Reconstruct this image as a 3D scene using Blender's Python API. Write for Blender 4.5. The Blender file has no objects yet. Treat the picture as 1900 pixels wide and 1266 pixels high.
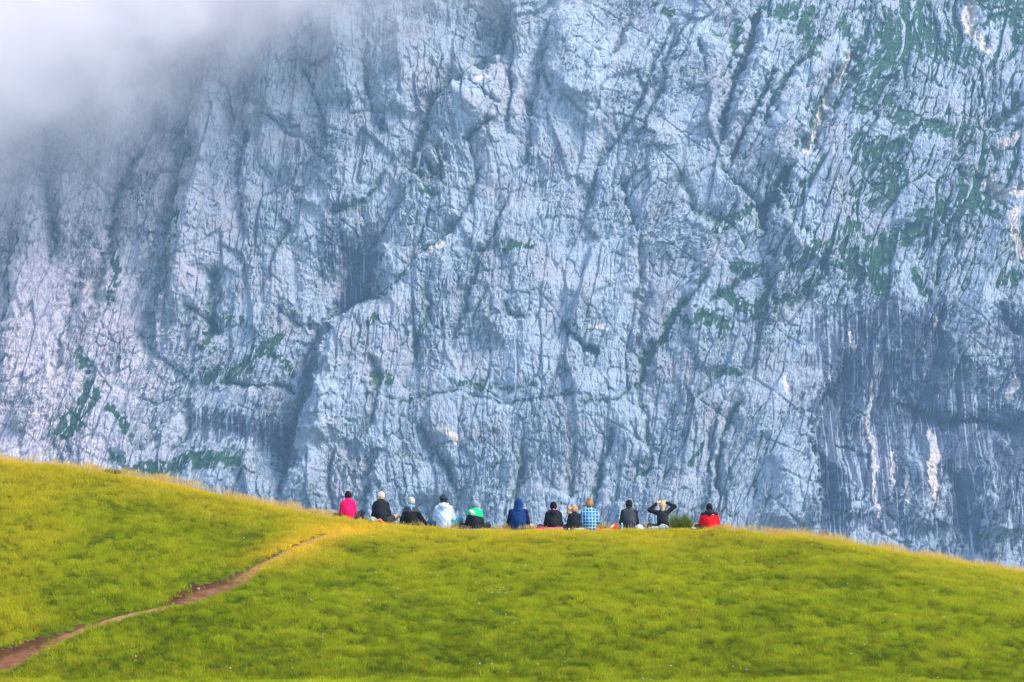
import bpy, bmesh, math, os
import numpy as np
from mathutils import Vector, Matrix

C = bpy.context.scene
R = math.radians
PI = math.pi
rng = np.random.default_rng(7)

# ------------------------------------------------------------------ camera, sky, sun, exposure
FPX = 4470.0                     # focal length in pixels of the 1900-wide photograph
PITCH = math.atan((1100 - 633) / FPX)
cd = bpy.data.cameras.new("camera")
cd.sensor_width = 36.0
cd.lens = 36.0 * FPX / 1900.0
cd.clip_start = 0.5
cd.clip_end = 12000
cam = bpy.data.objects.new("camera", cd)
C.collection.objects.link(cam)
cam.location = (0, 0, 0)
cam.rotation_euler = (PI / 2 + PITCH, 0, 0)
C.camera = cam
cd.dof.use_dof = False

SUN_EL, SUN_AZ = float(os.environ.get("EL","46")), float(os.environ.get("AZ","118"))      # azimuth clockwise from +Y (the way the camera looks): sun high on the right, a little ahead
w = bpy.data.worlds.new("World")
C.world = w
w.use_nodes = True
nt = w.node_tree
bg = nt.nodes["Background"]
sky = nt.nodes.new("ShaderNodeTexSky")
sky.sky_type = 'NISHITA'
sky.sun_disc = False
sky.sun_elevation = R(SUN_EL)
sky.sun_rotation = R(SUN_AZ)
sky.air_density = 1.0
sky.dust_density = 1.5
sky.altitude = 1700
nt.links.new(sky.outputs[0], bg.inputs[0])
bg.inputs[1].default_value = 0.15
sd = bpy.data.lights.new("sun", 'SUN')
sd.energy = float(os.environ.get("SE","1.7"))
sd.angle = R(float(os.environ.get("SA","20")))
sd.color = (1.0, 0.90, 0.74)
sun = bpy.data.objects.new("sun", sd)
C.collection.objects.link(sun)
_s = Vector((math.sin(R(SUN_AZ)) * math.cos(R(SUN_EL)), math.cos(R(SUN_AZ)) * math.cos(R(SUN_EL)), math.sin(R(SUN_EL))))
sun.rotation_euler = _s.to_track_quat('Z', 'Y').to_euler()
sun.location = (0, 0, 60)
C.view_settings.view_transform = 'Standard'
C.view_settings.look = 'None'
C.view_settings.gamma = 1.0
C.view_settings.exposure = float(os.environ.get("EX","1.85"))
C.cycles.use_denoising = os.environ.get('DN', '1') == '1'
C.cycles.use_adaptive_sampling = False
C.cycles.filter_width = 1.15
C.cycles.volume_bounces = int(os.environ.get("VB","12"))
C.cycles.max_bounces = 14
C.cycles.diffuse_bounces = 2
C.cycles.transparent_max_bounces = 8

# ------------------------------------------------------------------ pixel <-> world
CP, SP = math.cos(PITCH), math.sin(PITCH)
def at(px, py, Y):
    """world point seen at photograph pixel (px, py) at distance Y"""
    u = (px - 950.0) / FPX
    v = (633.0 - py) / FPX
    dy = CP - v * SP
    dz = SP + v * CP
    return np.array([u / dy * Y, Y + 0 * u, dz / dy * Y]) if np.ndim(px) else Vector((u / dy * Y, Y, dz / dy * Y))
def project(X, Y, Z):
    d = Y * CP + Z * SP
    v = (-Y * SP + Z * CP) / d
    return 950 + FPX * X / d, 633 - FPX * v

# ------------------------------------------------------------------ noise (numpy)
_perm = np.random.default_rng(11).permutation(4096).astype(np.int64)
_gx = np.cos(np.arange(4096) * 2.399963)
_gy = np.sin(np.arange(4096) * 2.399963)
def _hash(ix, iy, seed):
    return _perm[(_perm[(ix + seed * 131) & 4095] + iy) & 4095]
def perlin(x, y, seed=0):
    ix = np.floor(x).astype(np.int64); iy = np.floor(y).astype(np.int64)
    fx = x - ix; fy = y - iy
    ux = fx * fx * fx * (fx * (fx * 6 - 15) + 10); uy = fy * fy * fy * (fy * (fy * 6 - 15) + 10)
    def g(a, b, dx, dy):
        h = _hash(a, b, seed)
        return _gx[h] * dx + _gy[h] * dy
    n00 = g(ix, iy, fx, fy); n10 = g(ix + 1, iy, fx - 1, fy)
    n01 = g(ix, iy + 1, fx, fy - 1); n11 = g(ix + 1, iy + 1, fx - 1, fy - 1)
    a = n00 + ux * (n10 - n00); b = n01 + ux * (n11 - n01)
    return 1.5 * (a + uy * (b - a))
def fbm(x, y, octv, seed=0, gain=0.5, lac=2.03):
    s = 0; a = 1.0; t = 0
    for o in range(octv):
        s = s + a * perlin(x, y, seed + o * 7); t += a
        a *= gain; x = x * lac + 13.7; y = y * lac + 5.1
    return s / t
def ridged(x, y, octv, seed=0, gain=0.5, lac=2.03):
    s = 0; a = 1.0; t = 0
    for o in range(octv):
        s = s + a * (1 - 2.2 * np.abs(perlin(x, y, seed + o * 7))); t += a
        a *= gain; x = x * lac + 13.7; y = y * lac + 5.1
    return s / t
def cells(x, y, seed=0, sharp=14.0):
    """soft-edged facets: returns (facet height, edge distance F2-F1)"""
    ix = np.floor(x).astype(np.int64); iy = np.floor(y).astype(np.int64)
    f1 = np.full(x.shape, 9.0); f2 = np.full(x.shape, 9.0)
    sw = np.zeros(x.shape); sh = np.zeros(x.shape)
    for a in (-1, 0, 1):
        for b in (-1, 0, 1):
            h = _hash(ix + a, iy + b, seed)
            h2 = _perm[(h + 77) & 4095]; h3 = _perm[(h2 + 913) & 4095]
            dx = x - (ix + a + 0.15 + 0.7 * h / 4096.0)
            dy = y - (iy + b + 0.15 + 0.7 * h2 / 4096.0)
            d = np.sqrt(dx * dx + dy * dy)
            hh = (h3 / 2048.0 - 1) * 0.5 + dx * _gx[h2] * 1.5 + dy * _gy[h3] * 0.9
            wt = np.exp(-sharp * d * d * 2)
            sw += wt; sh += wt * hh
            f2 = np.where(d < f1, f1, np.minimum(f2, d)); f1 = np.minimum(f1, d)
    return sh / sw, f2 - f1
def sstep(a, b, x):
    t = np.clip((x - a) / (b - a), 0, 1)
    return t * t * (3 - 2 * t)

# ------------------------------------------------------------------ object helpers
def link(name, me, mat=None, parent=None, smooth=True):
    o = bpy.data.objects.new(name, me)
    C.collection.objects.link(o)
    if mat is not None:
        me.materials.append(mat)
    if parent is not None:
        o.parent = parent
    if smooth:
        me.shade_smooth()
    return o
def np_mesh(name, verts, faces):
    """faces: (n,3) or (n,4) int array"""
    me = bpy.data.meshes.new(name)
    n, k = faces.shape
    me.vertices.add(len(verts)); me.vertices.foreach_set("co", verts.astype(np.float32).ravel())
    me.loops.add(n * k); me.loops.foreach_set("vertex_index", faces.astype(np.int32).ravel())
    me.polygons.add(n); me.polygons.foreach_set("loop_start", np.arange(0, n * k, k, dtype=np.int32))
    me.update(calc_edges=True)
    return me
def grid_faces(nx, nz):
    i = np.arange(nx - 1)[None, :] + np.arange(nz - 1)[:, None] * nx
    i = i.ravel()
    return np.stack([i, i + 1, i + nx + 1, i + nx], 1)
def attr(me, name, val):
    a = me.attributes.new(name, 'FLOAT', 'POINT')
    a.data.foreach_set("value", val.astype(np.float32).ravel())
def tag(o, label=None, cat=None, group=None, kind=None):
    if label: o['label'] = label
    if cat: o['category'] = cat
    if group: o['group'] = group
    if kind: o['kind'] = kind
    return o
def new_mat(name, rough=0.8, spec=0.2):
    m = bpy.data.materials.new(name)
    m.use_nodes = True
    b = m.node_tree.nodes["Principled BSDF"]
    b.inputs["Roughness"].default_value = rough
    b.inputs["Specular IOR Level"].default_value = spec
    return m, m.node_tree, b
class NB:
    """tiny node-building helper"""
    def __init__(s, nt): s.nt = nt
    def n(s, t, **kw):
        o = s.nt.nodes.new(t)
        for k, v in kw.items(): setattr(o, k, v)
        return o
    def set(s, sock, v):
        if hasattr(v, 'is_output') or isinstance(v, bpy.types.NodeSocket): s.nt.links.new(v, sock)
        else: sock.default_value = v
    def attr(s, name):
        return s.n("ShaderNodeAttribute", attribute_name=name).outputs["Fac"]
    def coord(s, scale=(1, 1, 1), rot=(0, 0, 0)):
        tc = s.n("ShaderNodeTexCoord"); mp = s.n("ShaderNodeMapping")
        mp.inputs["Scale"].default_value = scale; mp.inputs["Rotation"].default_value = rot
        s.nt.links.new(tc.outputs["Object"], mp.inputs[0])
        return mp.outputs[0]
    def noise(s, vec, scale=1.0, detail=4, rough=0.5, dist=0.0):
        o = s.n("ShaderNodeTexNoise")
        s.nt.links.new(vec, o.inputs["Vector"])
        o.inputs["Scale"].default_value = scale; o.inputs["Detail"].default_value = detail
        o.inputs["Roughness"].default_value = rough; o.inputs["Distortion"].default_value = dist
        return o.outputs["Fac"]
    def ramp(s, fac, stops):
        o = s.n("ShaderNodeValToRGB")
        s.nt.links.new(fac, o.inputs[0])
        cr = o.color_ramp
        while len(cr.elements) < len(stops): cr.elements.new(0.5)
        for e, (p, c) in zip(cr.elements, stops):
            e.position = p; e.color = (c, c, c, 1) if not hasattr(c, '__len__') else (*c, 1)
        return o.outputs[0]
    def mix(s, fac, a, b, mode='MIX'):
        o = s.n("ShaderNodeMix", data_type='RGBA', blend_type=mode)
        s.set(o.inputs[0], fac)
        s.set(o.inputs[6], a if not isinstance(a, tuple) else (*a, 1)); s.set(o.inputs[7], b if not isinstance(b, tuple) else (*b, 1))
        return o.outputs[2]
    def math(s, op, a, b=0.0):
        o = s.n("ShaderNodeMath", operation=op)
        s.set(o.inputs[0], a); s.set(o.inputs[1], b)
        return o.outputs[0]
    def bump(s, h, strength, dist):
        o = s.n("ShaderNodeBump")
        o.inputs["Strength"].default_value = strength; o.inputs["Distance"].default_value = dist
        s.nt.links.new(h, o.inputs["Height"])
        return o.outputs[0]

# ================================================================== THE ROCK FACE
D0 = 900.0
NX, NZ = int(os.environ.get('NX', '2000')), int(os.environ.get('NZ', '1240'))
gx = np.linspace(-222, 222, NX)
gz = np.linspace(-30, 268, NZ)
X, Z = np.meshgrid(gx, gz)
def base_y(X, Z):
    y = D0 + 0.30 * Z
    y = y + 0.05 * np.maximum(0, -(X + 60))
    y = y + 0.0016 * np.maximum(0, Z - 120) ** 2 * sstep(60, 190, X)
    return y
Yb = base_y(X, Z)
PX, PY = project(X, Yb, Z)
H = np.zeros_like(X)             # metres towards the camera
VEG = np.zeros_like(X)
STAIN_SHADE = np.zeros_like(X)
SCREE = np.zeros_like(X)
CRACK = np.zeros_like(X)

GN = np.clip(0.5 + 1.1 * fbm(X / 7, Z / 12, 3, 27), 0, 1)
GN2 = np.clip(0.5 + 1.3 * fbm(X / 2.5, Z / 4.5, 3, 29), 0, 1)
# warped coordinates: rock grain leans "/" on the left and more on the right
wx = 9 * fbm(X / 70, Z / 90, 2, 3) + 1.3 * fbm(X / 14, Z / 20, 3, 4)
wz = 10 * fbm(X / 60 + 9, Z / 80, 2, 5) + 1.5 * fbm(X / 16, Z / 16, 3, 6)
wpx = PX + 22 * fbm(X / 22, Z / 22, 5, 21, 0.6) + 5 * fbm(X / 3, Z / 3, 3, 22, 0.6)
wpy = PY + 22 * fbm(X / 22 + 40, Z / 22, 5, 23, 0.6) + 5 * fbm(X / 3 + 9, Z / 3, 3, 24, 0.6)
lean = 0.26 * (1 - sstep(150, 800, PX)) + 0.34 * sstep(800, 1500, PX)
U = X - lean * (Z - 80) + wx
V = Z + wz

def pl(pts, reach):
    """signed distance (px) to a polyline drawn top to bottom; + is on its right; and 0..1 along it"""
    p = np.array(pts, float)
    m = (wpx > p[:, 0].min() - reach) & (wpx < p[:, 0].max() + reach) & (wpy > p[:, 1].min() - reach) & (wpy < p[:, 1].max() + reach)
    x = wpx[m]; y = wpy[m]
    best = np.full(x.shape, 1e9); sg = np.zeros(x.shape); al = np.zeros(x.shape)
    L = np.hypot(*(p[1:] - p[:-1]).T); cum = np.concatenate([[0], np.cumsum(L)])
    for i in range(len(p) - 1):
        a = p[i]; d = p[i + 1] - a
        t = np.clip(((x - a[0]) * d[0] + (y - a[1]) * d[1]) / (d @ d), 0, 1)
        qx = x - a[0] - t * d[0]; qy = y - a[1] - t * d[1]
        r = np.hypot(qx, qy)
        c = -(d[0] * (y - a[1]) - d[1] * (x - a[0]))
        u = r < best
        best = np.where(u, r, best); sg = np.where(u, np.sign(c), sg); al = np.where(u, (cum[i] + t * L[i]) / cum[-1], al)
    return m, best, sg, al
def gully(pts, width=9, depth=4, step=0, reach=60, veg=0.0):
    m, d, s, t = pl(pts, max(reach * 2.2, width * 4))
    fade = sstep(0, 0.18, t) * sstep(0, 0.18, 1 - t)
    mod = GN[m]                                    # the gully widens, pinches out and splays along its way
    width = width * (0.55 + 1.5 * mod)
    H[m] -= depth * np.exp(-(d / width) ** 1.15) * fade * (0.45 + 0.9 * mod) * 1.1
    if step:
        e = sstep(-0.6, 0.6, d * s / width)
        H[m] += step * (e - 0.5) * np.exp(-(d / reach) ** 1.5) * fade
    if veg:
        VEG[m] = np.maximum(VEG[m], veg * np.exp(-(d / (width * 0.8)) ** 2) * fade)
    CRACK[m] = np.maximum(CRACK[m], np.exp(-(d / (1.6 + width * 0.16)) ** 2) * fade * sstep(0.25, 0.6, GN2[m]))
def ridge(pts, width=22, height=4):
    m, d, s, t = pl(pts, width * 3)
    H[m] += 1.35 * height * np.exp(-(d / width) ** 1.5) * sstep(0, 0.15, t) * sstep(0, 0.15, 1 - t)
def blob(cx, cy, rx, ry, h, rot=0):
    c, s = math.cos(R(rot)), math.sin(R(rot))
    dx = wpx - cx; dy = wpy - cy
    a = (dx * c + dy * s) / rx; b = (-dx * s + dy * c) / ry
    r2 = a * a + b * b
    H[...] += h * np.exp(-r2 ** 1.3)
def paint(F, pts, width, amt=1.0, noise=0.55, seed=50, sc=9.0):
    """a patch along a polyline with a ragged outline"""
    m, d, s, t = pl(pts, width * 2.2)
    n = fbm(X[m] / sc, Z[m] / sc, 5, seed, 0.62) + 0.9 * fbm(U[m] / 2.4, V[m] / 4.5, 4, seed + 1, 0.6)
    v = amt * sstep(0.38, 0.62, 1 - d / width * 0.62 + noise * n - 0.05)
    F[m] = np.maximum(F[m], v)

# ---- broad relief
H += 7 * fbm(U / 75, V / 110, 3, 31)
H += 3.0 * fbm(U / 26, V / 60, 3, 33)

# ---- traced gullies, steps and ribs (photograph pixels)
G = gully
# left wall and its long gully
G([(372, 60), (352, 140), (345, 220), (341, 290), (325, 340), (310, 420), (303, 500), (294, 560), (284, 640), (280, 720)], 12, 7, 7, 60, 0.35)
G([(362, 125), (355, 200), (352, 260), (346, 300)], 6, 3, -2, 30)
G([(305, 190), (268, 250), (246, 300), (222, 350), (205, 400), (190, 470), (170, 560), (158, 640)], 11, 4, -5, 45, 0.4)
G([(92, 180), (84, 250), (82, 320), (92, 390), (102, 450), (95, 520)], 10, 6, -3, 40)
G([(40, 300), (30, 380), (22, 480), (14, 560), (4, 640)], 10, 5, 4, 40)
G([(160, 150), (175, 215), (178, 260), (172, 330)], 8, 3, 2, 36, 0.3)
G([(250, 130), (248, 200), (215, 270)], 7, 3, -2, 30)
G([(140, 420), (175, 455), (200, 470)], 9, 4, -2, 40, 0.4)
blob(198, 385, 34, 55, -5, 12)
blob(98, 420, 13, 40, -5)
ridge([(65, 260), (55, 380), (42, 520), (28, 640), (10, 760)], 24, 5)
ridge([(150, 150), (135, 260), (120, 380), (120, 470)], 22, 4)
ridge([(330, 200), (290, 330), (268, 430), (250, 520)], 16, 4)
ridge([(240, 500), (170, 560), (105, 640), (65, 720), (30, 830)], 26, 5)
ridge([(395, 100), (385, 220), (375, 330), (345, 430), (330, 520), (320, 610)], 30, 7)
G([(520, 40), (480, 115), (457, 165), (449, 260), (444, 330), (448, 410), (455, 470)], 10, 5, 4, 50)
G([(405, 130), (425, 180), (440, 240)], 7, 3, 2, 30)
G([(470, 195), (530, 238), (598, 296), (612, 325)], 4, 2.2, -2, 24)
G([(545, 105), (575, 165), (598, 240), (606, 290)], 6, 3, 2, 26)
G([(668, 0), (676, 90), (680, 140), (690, 195), (702, 240), (709, 270)], 10, 5, -4, 45)
G([(582, 60), (582, 110), (580, 160)], 4, 2, 0, 24)
blob(505, 330, 34, 34, -5); blob(560, 345, 36, 38, -4); blob(478, 285, 14, 50, -3)
ridge([(540, 290), (545, 330), (552, 352)], 10, 3)
ridge([(490, 60), (500, 150), (520, 230)], 34, 6)
ridge([(600, 20), (630, 120), (645, 200)], 40, 6)
ridge([(735, 60), (745, 140), (735, 220)], 36, 6)
# buttress and its recess
G([(948, 0), (940, 50), (930, 85), (905, 112), (876, 125)], 9, 7, 7, 50)
G([(876, 125), (832, 148), (806, 182), (795, 215), (786, 240), (770, 290), (758, 335)], 9, 6, 5, 55, 0.4)
G([(758, 335), (735, 380), (700, 430), (668, 470)], 10, 3, 2, 40, 0.3)
blob(900, 62, 24, 62, -9, 10); blob(860, 60, 30, 60, -4)
G([(786, 285), (800, 305), (812, 325)], 7, 5, 0, 30, 0.9)
G([(812, 260), (816, 300), (820, 345)], 8, 6, 2, 30, 0.5)
G([(942, 20), (950, 110), (946, 170), (944, 215), (952, 260)], 5, 4, 3, 36)
G([(1030, 10), (1012, 90), (1002, 150), (990, 190), (984, 240), (976, 300), (966, 350)], 7, 4, 4, 40)
G([(905, 300), (880, 330), (860, 400), (838, 440)], 7, 3, 2, 40, 0.3)
G([(1012, 120), (1022, 165), (1030, 185)], 6, 4, 3, 26)
blob(880, 200, 55, 62, 6, 10)
G([(925, 220), (895, 245), (872, 262), (850, 255)], 5, 3.5, 0, 22, 0.7)
G([(850, 130), (880, 160), (915, 190), (945, 215)], 5, 3, 0, 22, 0.2)
G([(725, 292), (700, 340), (660, 375), (600, 400)], 8, 3, -3, 40, 0.5)
G([(545, 400), (520, 440), (505, 470), (500, 530)], 8, 3, 2, 40, 0.5)
ridge([(640, 290), (600, 330), (560, 390)], 28, 5)
blob(655, 480, 46, 62, -14, 20); blob(690, 540, 40, 26, -9, -35); blob(630, 540, 46, 56, -8, 10)
G([(740, 500), (705, 530), (668, 550), (632, 572), (606, 598), (593, 640), (588, 700), (572, 740), (550, 785), (534, 830), (530, 900), (528, 960)], 13, 8, 20, 75, 0.2)
G([(860, 400), (835, 428), (800, 462), (762, 488), (740, 500)], 7, 3, 6, 45, 0.4)
blob(548, 800, 22, 60, -8, 20)
blob(440, 800, 75, 26, -4); blob(520, 840, 60, 34, -5)
G([(340, 560), (385, 590), (400, 620), (376, 640)], 6, 3, 0, 26, 0.2)
G([(245, 600), (280, 645), (330, 690), (360, 720)], 6, 2, 1, 26)
G([(405, 480), (392, 540), (385, 600), (390, 640)], 12, 6, -3, 46, 0.7)
G([(396, 703), (450, 708), (500, 716), (560, 728)], 5, 3.5, 0, 26, 0.6)
G([(150, 480), (130, 580), (118, 640), (95, 720)], 8, 4, -2, 40)
G([(350, 740), (345, 800), (300, 850)], 8, 4, 2, 36, 0.3)
G([(500, 560), (540, 590), (575, 620), (592, 650)], 10, 4, 0, 36)
# centre
G([(955, 345), (920, 420), (880, 480), (868, 560), (850, 620), (838, 660)], 7, 3, 3, 45, 0.35)
G([(905, 520), (890, 560), (870, 600)], 4, 2.5, 0, 26, 0.3)
G([(1040, 590), (1070, 615), (1090, 640), (1120, 655)], 5, 3.5, 2, 30, 0.7)
G([(925, 565), (945, 585), (985, 590)], 4, 2.5, 0, 22, 0.4)
G([(1185, 400), (1190, 480), (1192, 560), (1185, 640), (1160, 670)], 9, 4, -3, 45, 0.2)
G([(1160, 330), (1168, 400), (1176, 440)], 8, 4, -2, 34)
G([(1267, 0), (1240, 60), (1215, 120), (1190, 190), (1150, 250), (1120, 290), (1095, 380), (1070, 430)], 6, 3.5, 3, 40, 0.3)
G([(1300, 0), (1262, 60), (1240, 100), (1220, 180), (1190, 240), (1160, 300)], 6, 3, 3, 34, 0.3)
G([(1165, 0), (1168, 50), (1122, 110)], 5, 3, -2, 30, 0.2)
G([(1330, 470), (1290, 540), (1240, 610), (1200, 670), (1188, 740)], 8, 4, 3, 46, 0.8)
G([(670, 640), (700, 700), (690, 760), (670, 830)], 9, 3, 2, 50, 0.5)
G([(785, 500), (790, 570), (770, 640), (775, 700)], 8, 3.5, -2, 46, 0.5)
G([(660, 726), (760, 741), (850, 730), (950, 754), (1060, 733), (1150, 746)], 4, 1.2, 0, 20, 0.25)
G([(860, 700), (940, 722), (1010, 712)], 7, 1.5, 0, 22, 0.5)
G([(1220, 690), (1130, 735), (1060, 760)], 6, 1.6, 0, 22, 0.35)
G([(1345, 740), (1330, 790), (1318, 860), (1310, 920), (1290, 970)], 6, 3, 2, 36, 0.3)
G([(1180, 700), (1205, 780), (1205, 850), (1180, 900)], 12, 5, -4, 46, 0.1)
G([(1385, 730), (1350, 800), (1335, 870), (1330, 930)], 6, 4, 2, 30, 0.8)
G([(1130, 780), (1115, 860), (1100, 930), (1085, 990)], 7, 4, 2, 36, 0.3)
G([(960, 800), (975, 870), (940, 930), (930, 990)], 8, 3.5, -2, 40, 0.3)
G([(770, 760), (800, 820), (840, 880), (850, 960)], 8, 3.5, 2, 40, 0.3)
G([(700, 830), (685, 880), (670, 930), (680, 970)], 8, 4, 3, 40, 0.2)
G([(620, 830), (612, 900), (620, 960)], 7, 3, 2, 36)
blob(790, 950, 46, 26, -10)
ridge([(900, 640), (940, 560), (990, 520), (1060, 540), (1110, 600)], 44, 5)
ridge([(640, 590), (615, 660), (605, 740), (590, 830)], 30, 5)
ridge([(1050, 0), (1060, 110), (1060, 200)], 40, 5)
ridge([(1110, 60), (1100, 160), (1070, 240)], 30, 4)
# right-hand slabs
G([(1420, 0), (1402, 50), (1385, 95), (1376, 120), (1360, 170), (1345, 220), (1332, 262), (1326, 282)], 7, 6, 6, 55, 0.1)
G([(1325, 280), (1345, 305), (1358, 328), (1395, 360), (1425, 400), (1450, 430)], 7, 4, -3, 36, 0.7)
G([(1450, 125), (1420, 175), (1400, 215), (1375, 265), (1362, 300), (1355, 325)], 5, 4, 4, 40, 0.8)
G([(1510, 90), (1478, 125), (1450, 165), (1430, 200), (1416, 250)], 5, 3, 3, 34, 0.8)
G([(1600, 80), (1565, 125), (1540, 165), (1512, 215), (1488, 255), (1478, 290)], 13, 7, -4, 50, 0.0)
G([(1478, 290), (1460, 325), (1440, 365), (1425, 410), (1420, 450)], 9, 6, 6, 46, 0.2)
G([(1298, 60), (1310, 110), (1312, 150)], 4, 2.5, 0, 22)
G([(1385, 385), (1420, 378), (1446, 360), (1462, 318)], 9, 3, 0, 26, 1.0)
G([(1240, 300), (1290, 380), (1350, 430), (1400, 470)], 8, 3, -2, 36, 0.6)
G([(1400, 500), (1350, 540), (1300, 570)], 8, 3, 0, 30, 0.8)
G([(1500, 480), (1540, 510), (1500, 550), (1450, 575)], 8, 3, 0, 30, 0.8)
G([(1430, 480), (1440, 560), (1400, 640)], 7, 3, 2, 34, 0.4)
ridge([(1440, 400), (1470, 440), (1530, 500)], 26, 5)
ridge([(1340, 60), (1320, 160), (1300, 250)], 26, 4)
ridge([(1410, 100), (1390, 160), (1365, 230)], 20, 4)
ridge([(1500, 160), (1460, 240), (1440, 320)], 26, 5)
# the stained overhang
G([(1600, 640), (1568, 680), (1545, 720), (1520, 770), (1512, 820), (1520, 880), (1524, 960), (1522, 1020)], 10, 6, -9, 70)
blob(1640, 740, 110, 130, -10); blob(1800, 800, 100, 130, -6); blob(1560, 760, 36, 80, -6)
G([(1755, 560), (1750, 620), (1755, 700)], 8, 4, 2, 34, 0.3)
G([(1660, 735), (1710, 760), (1760, 780), (1830, 775), (1900, 815)], 6, 4, 3, 36, 0.5)
G([(1540, 830), (1600, 832)], 3, 2, 0, 14, 0.9)
G([(1760, 840), (1790, 920), (1800, 1000)], 10, 5, 4, 46)
G([(1850, 560), (1880, 600), (1900, 620)], 8, 6, 3, 36, 0.2)
ridge([(1700, 830), (1715, 900), (1720, 990)], 26, 6)
ridge([(1560, 850), (1580, 900), (1570, 960)], 22, 5)
ridge([(1830, 850), (1840, 920), (1850, 1000)], 30, 7)
ridge([(1440, 820), (1460, 900), (1450, 980)], 36, 4)
G([(1830, 340), (1860, 362), (1905, 345)], 9, 4, 0, 36)
G([(1905, 190), (1860, 225), (1835, 245)], 9, 5, 3, 36, 0.4)
G([(1798, -20), (1806, 60), (1830, 95)], 14, 4, 0, 40)

# ---- fractured facets at four sizes, over slabs that stay smooth
RG = 0.12 + 1.05 * sstep(-0.22, 0.26, fbm(U / 20, V / 34, 3, 97))
for bx_, by_, rx_, ry_ in [(480, 160, 45, 120), (620, 120, 70, 130), (390, 200, 40, 150), (350, 470, 36, 90), (1010, 110, 40, 110), (985, 575, 90, 80), (1400, 250, 60, 90), (1110, 300, 60, 90), (1150, 820, 60, 90), (110, 560, 50, 90), (640, 660, 40, 80), (1440, 850, 50, 100), (740, 120, 50, 100)]:
    RG *= 1 - 0.75 * np.exp(-(((PX - bx_) / rx_) ** 2 + ((PY - by_) / ry_) ** 2))
f, e = cells(U / 22, V / 46, 41, 22); H += 2.3 * f
e1 = e; f, e = cells(U / 9, V / 27 + 3, 43, 22); H += 1.55 * f; CRACK = np.maximum(CRACK, 0.5 * np.exp(-(e / 0.05) ** 2) * sstep(-0.2, 0.3, perlin(X / 30, Z / 30, 92)))
H -= 0.5 * np.exp(-(e / 0.09) ** 2)
U2 = U + 0.7 * fbm(X / 5, Z / 7, 3, 61); V2 = V + 1.0 * fbm(X / 5 + 5, Z / 7, 3, 62)
f, e = cells(U2 / 3.4, V2 / 8.5, 45, 20); H += 1.15 * f * (0.3 + 0.7 * RG)
C3 = np.exp(-(e / 0.12) ** 2) * sstep(-0.25, 0.25, perlin(X / 18, Z / 22, 93)); H -= 0.6 * C3
f, e = cells(U2 / 1.35, V2 / 3.6, 47, 16); H += 0.55 * f * (0.3 + 0.7 * RG)
f, e = cells(U2 / 0.75 + 3, V2 / 1.7, 49, 14); H += 0.28 * f * (0.15 + 0.85 * RG)
f, e = cells(U2 / 1.35, V2 / 3.6, 47, 16)
C4 = np.exp(-(e / 0.16) ** 2); H -= 0.25 * C4
flute = sstep(-0.1, 0.35, perlin(X / 35, Z / 45, 95))
H += RG * (0.25 + 0.75 * flute) * 0.75 * (ridged(U2 / 2.6, V2 / 17, 3, 71) - 0.4)
H += 0.30 * RG * ridged(U2 / 0.85, V2 / 2.2, 2, 73)
H += 0.35 * fbm(X / 1.6, Z / 1.6, 2, 75)
H += 2.8 * (ridged(U / 34, V / 75, 2, 35) - 0.3) 

for ang, per, sd_ in ((62, 13, 81), (-38, 17, 83), (80, 6.5, 85)):
    ca, sa = math.cos(R(ang)), math.sin(R(ang))
    u_ = (X * sa - Z * ca) + 0.12 * wx; v_ = X * ca + Z * sa
    j_ = 1 - np.abs(perlin(u_ / per, v_ / (per * 5), sd_)) * 2.2
    j_ = sstep(0.88, 1.0, j_) * sstep(-0.05, 0.3, perlin(X / 19 + sd_, Z / 19, sd_ + 1))
    H -= 0.6 * j_; CRACK = np.maximum(CRACK, 0.45 * j_ * sstep(0.3, 0.6, GN2))
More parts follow.
